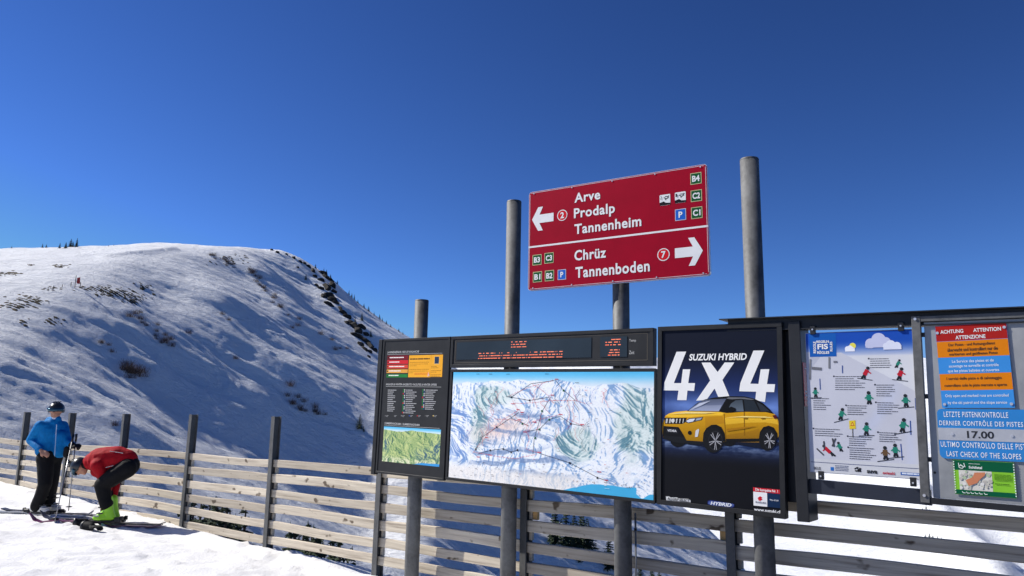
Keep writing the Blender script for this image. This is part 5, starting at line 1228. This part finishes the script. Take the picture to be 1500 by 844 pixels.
for (top, tip, lab) in ((haL + Vector((.0, -.02, .06)), (80, 766), 'thin grey ski pole angled down from the blue skier hand, its tip by the boots'), (haL + Vector((.03, .02, .06)), (100.5, 748), 'thin grey ski pole hanging upright from the blue skier black glove')):
    tp = g1 + top; bt = ground_hit(*tip) if tip[1] > 750 else Vector(at(tip[0], tip[1], tp.y + .1)); bt.z = max(bt.z, gz(bt.x, bt.y) - .01)
    e = empty('ski_pole', bt); tag(e, lab, 'ski pole', 'poles held by the blue skier'); t_ = tp - bt; dr = t_.normalized()
    MB().tube([(0, 0, 0), t_], [.006, .009], 10).build('shaft', POLEM, e, True); MB().tube([dr * .055, dr * .062], [.045, .02], 14).build('basket', BLACK, e); MB().tube([t_, t_ + dr * .11], [.015, .017], 10).build('grip', BLACK, e, True)
ga = g1 + bR; gb = g1 + bL
def skip(name, label, pc, ang, back, fore, mat, bind=True):
    c, s2 = math.cos(ang), math.sin(ang); a = Vector((pc.x - c * back, pc.y - s2 * back, 0)); b = Vector((pc.x + c * fore, pc.y + s2 * fore, 0))
    e = ski(name, label, a, b, mat)
    if bind: binding(e, back, gz(pc.x, pc.y) + .026)
    return e
skip('ski', 'near ski under the white boot of the blue skier, nearer the camera', ga, -.10, .72, .84, SKIW); skip('ski', 'far ski under the blue skier, nearer the fence', gb, -.05, .72, .84, SKIB)

# --- bent-over skier in red, seen at (155, 770)
pr, g2 = person('skier in red jacket bending down over lime green boots', 156, 768)
Y2 = g2.y
def V(x, y, near=0.0): return Vector(at(x, y, Y2 - near)) - g2
gnd2 = lambda p: gz(p.x + g2.x, p.y + g2.y) - g2.z
hc = V(118, 684); f2 = Vector((-.35, -.05, -.95))
bd = MB(); _, f_, u_, s_ = head(bd, hc, f2, .95)
pel = V(189, 682); mid = V(167, 672); chest = V(146, 674); neck = V(129, 677)
shN = V(143, 682, .15); shF = V(143, 680, -.15); elN = V(160, 706, .02); elF = V(168, 712, -.16); haN = V(150, 738, .01); haF = V(161, 742, -.12)
hN = V(186, 686, .09); hF = V(186, 686, -.09); kN = V(150, 710, .13); kF = V(155, 710, -.10); aN = V(157, 746, .10); aF = V(163, 743, -.10)
chain(bd, [(pel, .12), (mid, .12), (chest, .13), (neck, .055), (hc, .05)])
for a in ((hN, kN, aN), (hF, kF, aF)): chain(bd, [(a[0], .08), (a[1], .055), (a[2], .042)])
for a in ((shN, elN, haN), (shF, elF, haF)): chain(bd, [(chest, .1), (a[0], .06), (a[1], .042), (a[2], .028)])
hand(bd, haN, Vector((.1, -.1, -1)), Vector((1, 0, 0)), .95, .7); hand(bd, haF, Vector((.1, .1, -1)), Vector((1, 0, 0)), .95, .7)
remesh(bd, 'body', SKIN, pr, .010, 2)
jk = MB(); chain(jk, [(V(186, 674), .145), (V(172, 671), .165), (V(158, 673), .175), (chest, .17), (V(136, 676), .125), (neck, .08)]); jk.cone(V(150, 684, .02), .13, V(142, 690, .04), .085); jk.cone(V(145, 695, .05), .055, V(149, 701, .08), .045)
for a in ((shN, elN, haN), (shF, elF, haF)): chain(jk, [(chest, .12), (a[0], .095), (a[1], .072), (a[2] + (a[1] - a[2]).normalized() * .05, .055)])
jo = remesh(jk, 'jacket', REDJ, pr, .012, 3)
mk = MB()
for a, b in (((161, 661), (180, 664)), ((155, 685), (166, 682))): mk.cone(V(a[0], a[1], .185 if a[1] > 670 else .13), .004, V(b[0], b[1], .185 if b[1] > 670 else .13), .004, 6)
mk.build('logo_mark', plain('pale_logo', (.5, .46, .46), .6), jo)
tr = MB(); chain(tr, [(hN, .135), (V(168, 697, .12), .125), (kN, .105), (V(153, 728, .12), .090), (V(156, 738, .11), .088)]); chain(tr, [(hF, .13), (V(170, 697, -.1), .12), (kF, .10), (V(158, 728, -.10), .088), (V(162, 736, -.1), .084)]); tr.cone(hN, .135, hF, .13); tr.cone(pel, .145, V(180, 680), .13)
remesh(tr, 'trousers', BLKT, pr, .012, 3)
helmet(pr, hc, f_, u_, s_, 1.0, .106)
ng = MB(); ng.cone(V(126, 680), .075, V(134, 677), .085); remesh(ng, 'neck_warmer', BLKG, pr, .010, 2)
gl = MB(); 
for hp, el in ((haN, elN), (haF, elF)):
    gl = MB(); gl.cone(hp + (el - hp).normalized() * .04, .048, hp, .042); hand(gl, hp, Vector((.1, 0, -1)), Vector((1, 0, 0)), 1.1, .8); remesh(gl, 'glove', BLKG, pr, .009, 2)
cN = V(152, 772, .10); cN.z = gnd2(cN) + .03; cF = V(160, 766, -.10); cF.z = gnd2(cF) + .03
boot_obj(pr, cN, math.pi + .06, BOOTL); boot_obj(pr, cF, math.pi - .05, BOOTL)
n1 = g2 + cN; n2 = g2 + cF
skip('ski', 'purple tinted ski under the near lime green boot of the red skier', n1, math.pi + .03, .78, 1.02, SKIR); skip('ski', 'dark ski under the far lime green boot of the red skier', n2, math.pi - .03, .78, 1.0, SKIB)
for i, (q, a, lab) in enumerate((((124, 771), .5, 'black glove on the snow left of the lime green boots'), ((133, 777), -.4, 'black glove lying nearest the camera before the lime green boots'))):
    p = ground_hit(*q); m_ = MB(); w0 = Vector((0, 0, .05)); hand(m_, w0, Vector((math.cos(a), math.sin(a), .05)), Vector((0, 0, -1)), 1.25, .5); m_.cone(w0, .05, w0 - Vector((math.cos(a), math.sin(a), 0)) * .09, .06)
    e = empty('glove', p); tag(e, lab, 'glove'); remesh(m_, 'glove_shell', BLKG, e, .009, 2)
    c0 = w0 - Vector((math.cos(a), math.sin(a), 0)) * .10
    MB().tube([c0, c0 - Vector((math.cos(a), math.sin(a), 0)) * .035], .063, 16).build('cuff', BLACK, e, True)

# ------------------------------------------------------------------ conifers, shrubs, rocks
def m_leaf(name, c, var=.45):
    m, nt_, bs = newmat(name); n = noise_node(nt_, 2.2, 4, .6); oi = nt_.nodes.new('ShaderNodeObjectInfo')
    r = ramp(nt_, n.outputs['Fac'], [(.3, tuple(x * (1 - var) for x in c) + (1,)), (.7, tuple(x * (1 + var) for x in c) + (1,))])
    nt_.links.new(r.outputs[0], bs.inputs['Base Color']); bs.inputs['Roughness'].default_value = .8; bs.inputs['Specular IOR Level'].default_value = .2
    return m
NEEDLE = m_leaf('conifer_needles', (.030, .048, .026)); BARK = plain('bark', (.06, .045, .035), .9, 0, .3, 12); TWIG = m_leaf('bare_twigs', (.12, .08, .06), .4); ROCK = m_leaf('dark_rock', (.028, .025, .023), .5); SOD = m_leaf('dry_turf', (.075, .060, .036), .5)
def conifer_mesh(seed, n_whorl=13, wide=.24):
    r = random.Random(seed); v = []; f = []
    for i in range(n_whorl):
        t = i / (n_whorl - 1); z0 = .07 + .91 * t; rad = wide * (1 - t) ** .85 * r.uniform(.8, 1.1) + .012
        nb = max(5, int(13 * (1 - t * .6)))
        for k in range(nb):
            a = 2 * math.pi * (k + r.random()) / nb; L = rad * r.uniform(.55, 1.15); dz = -.10 * L / wide * (1 - t * .7) + r.uniform(-.01, .03)
            ca, sa = math.cos(a), math.sin(a)
            for j in range(3):   # needle sprays along the branch
                s0 = L * (j / 3 - .05); s1 = L * ((j + 1) / 3 + .12); wd_ = (.035 + .05 * L) * (1.2 - .35 * j); zz0 = z0 + dz * (s0 / max(L, .01)); zz1 = z0 + dz * (s1 / max(L, .01)) - r.uniform(0, .02)
                b = len(v); px_, py_ = -sa, ca; tw = r.uniform(-.025, .025)
                v += [(ca * s0, sa * s0, zz0 + .012), (ca * (s0 + s1) / 2 + px_ * wd_, sa * (s0 + s1) / 2 + py_ * wd_, (zz0 + zz1) / 2 - .015 + tw), (ca * s1, sa * s1, zz1 + r.uniform(-.01, .02)), (ca * (s0 + s1) / 2 - px_ * wd_, sa * (s0 + s1) / 2 - py_ * wd_, (zz0 + zz1) / 2 - .015 - tw)]
                f += [(b, b + 1, b + 2), (b, b + 2, b + 3)]
    b = len(v); v += [(.012, 0, .94), (-.008, .01, .94), (-.006, -.01, .94), (0, 0, 1.04)]; f += [(b, b + 1, b + 3), (b + 1, b + 2, b + 3), (b + 2, b, b + 3)]
    me = bpy.data.meshes.new('crown'); me.from_pydata(v, [], f); me.materials.append(NEEDLE); me.update(); return me
crowns = [conifer_mesh(s, 13 + s % 3, .20 + .03 * (s % 4)) for s in range(6)]
tk = MB().tube([(0, 0, -.15), (0, 0, .45), (0, 0, .97)], [.028, .018, .004], 7); tko = tk.build('trunk_proto', BARK); trunk_me = tko.data; trunk_me.name = 'trunk'; bpy.data.objects.remove(tko)
tcount = [0]
def tree(p, h, label, group, name='conifer', wide=1.0):
    tcount[0] += 1; k = tcount[0]
    e = empty(name, p, (k * 2.399) % 6.28); e.scale = (h * wide, h * wide, h); tag(e, label, 'tree', group)
    c = link(bpy.data.objects.new('crown', crowns[k % 6]), e); c.rotation_euler = (random.uniform(-.04, .04), random.uniform(-.04, .04), 0)
    link(bpy.data.objects.new('trunk', trunk_me), e); return e
def hill_tree(px, py, hp, label, group, wide=1.0):
    for dy in (0, 2, 4, 7, 11):
        p = on_hill(px, py + dy)
        if p is not None: return tree(p - Vector((0, 0, .1)), hp * p.y / FPX * 1.02, label, group, wide=wide)
for (x, y, h, lab) in ((87, 362, 9, 'leftmost spiky conifer of the dark clump on the left skyline'), (96, 362, 10, 'second conifer from the left in the clump on the left skyline'), (103, 362, 13, 'tall middle conifer of the clump on the left skyline'), (112, 362, 14, 'tallest rightmost conifer of the clump on the left skyline'), (106.5, 362, 9, 'small conifer in the gap of the skyline clump'), (62, 363, 7, 'left conifer of the tiny pair on the left skyline'), (67.5, 363, 6, 'right conifer of the tiny pair on the left skyline'), (17, 364, 4, 'lone tiny conifer at the far left of the skyline')):
    hill_tree(x, y, h, lab, 'conifers on the left skyline', 1.25)
for (x, y, h) in ((159, 359, 3), (166.5, 358, 3), (462, 389, 7), (474, 397, 9), (478, 400, 8), (484, 405, 6), (494, 414, 6), (511, 428, 7), (515, 432, 7), (519, 435, 8), (524, 440, 6), (533, 448, 6), (540, 454, 8), (548, 461, 5), (556, 467, 7), (560, 471, 6), (566, 475, 6), (572, 479, 5), (584, 486, 6), (590, 490, 5)):
    hill_tree(x, y, h, 'tiny dark conifer on the sloping right skyline', 'dwarf conifers along the right skyline', 1.2)
for (x, y, h, lab) in ((448, 410, 9, 'small conifer just left of the upper dark rocks'), (520, 474, 11, 'slim conifer right of the upper rocks, leftmost of a pair'), (530, 470, 12, 'slim conifer right of the upper rocks, rightmost of a pair'), (543, 494, 10, 'conifer beside the lower dark rocks')):
    hill_tree(x, y, h, lab, 'conifers by the rocks', 1.1)
hill_tree(526, 629, 20, 'single small conifer on the snow slope left of the black board', 'conifers on the slope left of the boards', 1.3); hill_tree(533, 632, 8, 'tiny conifer at the foot of the single conifer left of the boards', 'conifers on the slope left of the boards', 1.2)
for i, (x, y, h) in enumerate(((813, 796, 53), (829, 800, 55), (840, 802, 46), (851, 802, 50), (862, 804, 40), (848, 826, 22), (891, 834, 44), (901, 836, 26), (938, 852, 26), (955, 858, 26), (966, 860, 22))):
    hill_tree(x, y, h, ('dark conifer seen through the fence boards under the map', 'dark conifer seen through the fence beside the thin rod')[i > 5], ('conifers behind the fence under the map', 'conifers behind the fence by the thin rod')[i > 5], 1.35)
for i, (x, y) in enumerate(((276, 734), (284, 742), (295, 738), (308, 738), (317, 745), (326, 743), (337, 752), (349, 762), (358, 775), (424, 790), (432, 778), (445, 776), (457, 781), (470, 795), (484, 798), (498, 803), (510, 812), (280, 752), (301, 750), (313, 755), (331, 760), (343, 770), (438, 788), (451, 790), (463, 800), (476, 806), (491, 810))):
    yf = 9.54 / (1.28 + vof(x, y)[0]); Y = yf + 3.2 + .5 * ((i * 7) % 4); p = Vector(at(x, y, Y)); b = gz(p.x, p.y); h = max(1.4, (p.z - b) * 1.06)
    tree(Vector((p.x, p.y, b)), h, ('dwarf pine behind the fence, two panels left of the boards', 'dwarf pine behind the fence panel beside the boards')[x > 400], ('dwarf pines behind the middle fence panel', 'dwarf pines behind the fence panel by the boards')[x > 400], 'dwarf_pine', 1.5)
# bare shrubs
def shrub_mesh(seed):
    r = random.Random(seed); v = []; f = []
    for i in range(90):
        a = r.uniform(0, 6.283); b0 = (r.gauss(0, .22), r.gauss(0, .22), -.05); L = r.uniform(.45, 1.0); lean = r.uniform(.1, .6)
        q = [Vector(b0)]; d = Vector((math.cos(a) * lean, math.sin(a) * lean, 1)).normalized()
        for k in range(3): q.append(q[-1] + d * L / 3); d = (d + Vector((r.gauss(0, .22), r.gauss(0, .22), .1))).normalized()
        w0 = .013
        for k in range(3):
            s_ = Vector((-math.sin(a + k), math.cos(a + k), 0)) * w0 * (1 - k / 3.5); s2 = s_ * .6; n = len(v); v += [q[k] - s_, q[k] + s_, q[k + 1] + s2, q[k + 1] - s2]; f.append((n, n + 1, n + 2, n + 3))
    me = bpy.data.meshes.new('shrub'); me.from_pydata([tuple(p) for p in v], [], f); me.materials.append(TWIG); me.update(); return me
shr = [shrub_mesh(s) for s in range(4)]
def shrub(px, py, hp, label, group, k):
    p = on_hill(px, py)
    if p is None: return
    o = link(bpy.data.objects.new('bare_shrub', shr[k % 4])); h = hp * p.y / FPX; o.location = p; o.scale = (h * 1.25, h * 1.25, h); o.rotation_euler = (0, 0, k * 1.7); tag(o, label, 'shrub', group)
r = random.Random(21); k = 0
SH = [([(362, 396), (380, 418), (392, 432)], 10, 8, 5, 'brown shrub on the crest just below the hilltop', 'shrubs at the top of the crest'),
      ([(395, 432), (415, 455), (440, 480), (485, 503), (515, 522)], 14, 7, 5, 'brown shrub on the long crest line below the rocks', 'shrubs along the crest'),
      ([(190, 455), (215, 475), (240, 500), (255, 515)], 16, 10, 8, 'bare shrub in the diagonal band on the left slope', 'shrubs in the diagonal band'),
      ([(180, 548), (198, 550), (212, 545)], 10, 16, 7, 'bare shrub of the round clump on the left slope', 'shrubs of the round clump'),
      ([(430, 590), (450, 602), (468, 618)], 12, 10, 8, 'brown shrub in the patch above the fence near the boards', 'shrubs above the fence'),
      ([(300, 372), (325, 382), (345, 390)], 9, 6, 4, 'low bare shrub just under the hilltop', 'shrubs under the hilltop'),
      ([(150, 505), (165, 520)], 4, 9, 4, 'bare shrub beside the round clump on the left slope', 'shrubs left of the round clump')]
for pts, n, hp, jit, lab, grp in SH:
    for i in range(n):
        t = r.random() * (len(pts) - 1); a = int(t); t -= a; x = pts[a][0] + (pts[a + 1][0] - pts[a][0]) * t + r.gauss(0, jit * .6); y = pts[a][1] + (pts[a + 1][1] - pts[a][1]) * t + r.gauss(0, jit * .6); k += 1
        shrub(x, y, hp * r.uniform(.6, 1.2), lab, grp, k)
for x, y, hp, lab in ((345, 527, 8, 'lone bare shrub in the middle of the lit slope'), (276, 490, 9, 'lone bare shrub left of the slope middle'), (421, 582, 9, 'lone dark shrub above the brown shrub patch'), (425, 572, 12, 'bare bush on the spur above the shaded hollow'), (168, 624, 11, 'small brown bush just above the fence between skiers'), (325, 462, 7, 'tiny dark bush high in the middle of the slope'), (335, 470, 6, 'tiny bush below right of the tiny dark bush')):
    k += 1; shrub(x, y, hp, lab, None, k)
# rocks
def rock_mesh(seed):
    bm = bmesh.new(); bmesh.ops.create_icosphere(bm, subdivisions=2, radius=1); r = random.Random(seed)
    pl = [(Vector((r.gauss(0, 1), r.gauss(0, 1), r.gauss(0, 1))).normalized(), r.uniform(.45, .85)) for _ in range(9)]
    for q in bm.verts:
        for nn, dd in pl:
            e = q.co.dot(nn) - dd
            if e > 0: q.co -= nn * e
        q.co *= r.uniform(.93, 1.07)
    me = bpy.data.meshes.new('rock'); bm.to_mesh(me); bm.free(); me.materials.append(ROCK); return me
rocks = [rock_mesh(s) for s in range(6)]
def rock(px, py, wp, label, group, k, flat=.55, mat=None, nm='rock'):
    p = on_hill(px, py)
    if p is None: return
    o = link(bpy.data.objects.new(nm, rocks[k % 6])); s_ = wp * p.y / FPX / 2; rr = random.Random(k)
    o.location = p; o.scale = (s_ * 1.3, s_ * .8, s_ * flat * 1.3); o.rotation_euler = (rr.uniform(-.4, .4), .5 + rr.uniform(-.2, .3), rr.uniform(-.8, .3)); tag(o, label, 'rock', group)
UP = [(452, 392, 6), (459, 398, 8), (466, 394, 9), (472, 402, 12), (478, 408, 13), (470, 412, 9), (484, 412, 8), (486, 420, 12), (478, 424, 12), (470, 424, 8), (490, 428, 9), (482, 434, 13), (488, 441, 12), (474, 436, 9), (492, 446, 8), (480, 446, 10), (486, 450, 8), (461, 407, 6), (464, 420, 6), (446, 388, 5), (440, 384, 5), (430, 378, 6), (420, 374, 5), (436, 392, 4), (407, 372, 5), (398, 367, 5)]
LO = [(503, 460, 9), (508, 466, 10), (514, 472, 9), (507, 474, 8), (518, 480, 12), (524, 486, 12), (530, 480, 10), (520, 492, 11), (528, 496, 13), (536, 492, 9), (535, 502, 12), (528, 506, 9), (541, 508, 11), (534, 513, 9), (542, 517, 9), (548, 514, 8), (498, 454, 7), (540, 524, 5)]
k = 0
for L_, lab, grp in ((UP, 'dark rock of the upper outcrop on the hill shoulder', 'upper rock outcrop'), (LO, 'dark rock in the lower outcrop next to the black board', 'lower rock outcrop')):
    for x, y, w_ in L_: k += 1; rock(x, y, w_ * 1.2, lab, grp, k, .7)
# dark turf showing through the snow
def turf(name, label, spots, seed):
    rr = random.Random(seed); v = []; f = []
    for (x, y, wx, wy, n) in spots:
        for i in range(n):
            p = on_hill(x + rr.gauss(0, wx), y + rr.gauss(0, wy))
            if p is None: continue
            s_ = rr.uniform(.10, .38); b = len(v); m_ = 6; v.append((p.x, p.y, p.z + rr.uniform(.05, .14)))
            for q in range(m_): a = 6.283 * q / m_; v.append((p.x + math.cos(a) * s_ * 1.8 * rr.uniform(.6, 1.2), p.y + math.sin(a) * s_ * rr.uniform(.6, 1.2), p.z - .04 + (hz(p.x + math.cos(a) * s_ * 1.8, p.y + math.sin(a) * s_) - p.z)))
            f += [(b, b + 1 + q, b + 1 + (q + 1) % m_) for q in range(m_)]
    o = mesh_obj(name, v, f, SOD); tag(o, label, 'turf', None, 'stuff')
turf('bare_turf', 'dark patches of bare turf showing through the snow on the left slope', [(90, 391, 6, 1.2, 30), (44, 389, 3, .6, 8), (12, 402, 8, 1.6, 40), (145, 424, 12, 2.5, 55), (170, 430, 14, 3, 70), (195, 440, 10, 2.5, 45), (75, 423, 8, 2, 18), (40, 438, 12, 2.5, 40), (25, 450, 12, 2.5, 45), (50, 443, 8, 2, 25), (75, 473, 7, 3, 20), (35, 474, 6, 2, 10), (215, 420, 8, 2, 12), (350, 385, 20, 5, 22), (340, 378, 10, 3, 14), (175, 434, 16, 2, 40)], 3)
# piste markers and posts on the hill
STK = plain('marker_stake', (.10, .09, .08), .7); FLG = plain('red_flag', (.55, .04, .03), .6)
for i, (x, y, h, lab) in enumerate(((109.5, 422, 19, 'tall thin piste marker stake with a red flag on the left slope'), (103.5, 422, 7, 'short stake left of the red flag marker'), (117, 424, 8, 'short stake right of the red flag marker'), (77, 427, 7, 'short leaning stake left of the bare turf'), (91, 422, 4, 'tiniest stake near the red flag marker'), (205, 426, 5, 'short stake at the right end of the bare turf'))):
    p = on_hill(x, y); hh = h * p.y / FPX; e = empty('marker_stake', p); tag(e, lab, 'stake', 'stakes on the left slope')
    MB().tube([(0, 0, -.2), (.1 * (i == 3), 0, hh)], .05, 8).build('stake', STK, e)
    if i == 0:
        v = [(.2, 0, hh * .35), (.2, 0, hh * .8), (.62, .05, hh * .85), (.70, .02, hh * .32)]; MB().add(v + [(a, b + .03, c) for a, b, c in v], [(0, 1, 2, 3), (7, 6, 5, 4), (0, 4, 5, 1), (1, 5, 6, 2), (2, 6, 7, 3), (3, 7, 4, 0)]).build('flag', FLG, e)
        MB().box(.04, .21, -.012, .012, hh * .5, hh * .54).build('arm', STK, e)
# far slope at the right: trees, a skier, the lift cable
for i, (x, y, h) in enumerate(((1356, 790, 8), (1362, 791, 9), (1367, 793, 8), (1374, 796, 10), (1380, 797, 8), (1352, 752, 8), (1357, 752, 10))):
    p = on_far(x, y)
    if p is not None: tree(p, h * p.y / FPX, 'tiny distant conifer seen through the fence below the metal panel', 'distant conifers through the fence', wide=1.3)
p = on_far(1299.5, 791)
if p is not None:
    q = p.y / FPX * 6.2 / 1.7; m_ = MB()
    for k_ in (-1, 1): m_.cone((k_ * .12, 0, .05), .07, (k_ * .1, 0, .5), .08); m_.cone((k_ * .1, 0, .5), .08, (k_ * .08, .05, .9), .10)
    m_.cone((0, .05, .9), .15, (0, -.05, 1.35), .18); m_.ball((0, -.08, 1.6), .12)
    for k_ in (-1, 1): m_.cone((k_ * .2, -.05, 1.35), .07, (k_ * .32, -.1, 1.1), .06); m_.cone((k_ * .32, -.1, 1.1), .06, (k_ * .3, -.3, .95), .05)
    e = empty('person', p); e.scale = (q, q, q); tag(e, 'tiny dark distant skier on the sunlit slope seen through the fence', 'person'); remesh(m_, 'body', BLKT, e, .03, 2)
    for k_ in (-1, 1): MB().box(k_ * .12 - .05, k_ * .12 + .05, -.9, .8, .0, .04, .01).build('ski', BLACK, e)

# tell repeats apart: from the left, group by group
ORD = 'first second third fourth fifth sixth seventh eighth ninth tenth eleventh twelfth thirteenth fourteenth fifteenth sixteenth seventeenth eighteenth nineteenth twentieth twenty-first twenty-second twenty-third twenty-fourth twenty-fifth twenty-sixth'.split()
byl = {}
for o in list(COL.objects):
    if o.parent is None and 'label' in o.keys() and 'group' in o.keys(): byl.setdefault(o['label'], []).append(o)
for lab, os_ in byl.items():
    if len(os_) < 2 or len(os_) > len(ORD): continue
    os_.sort(key=lambda o: o.location.x / max(o.location.y, 1))
    for i, o in enumerate(os_):
        wds = lab.split(); new = 'leftmost ' + lab if i == 0 else ('rightmost ' + lab if i == len(os_) - 1 else ORD[i] + ' from the left, ' + lab)
        o['label'] = ' '.join(new.split()[:16])
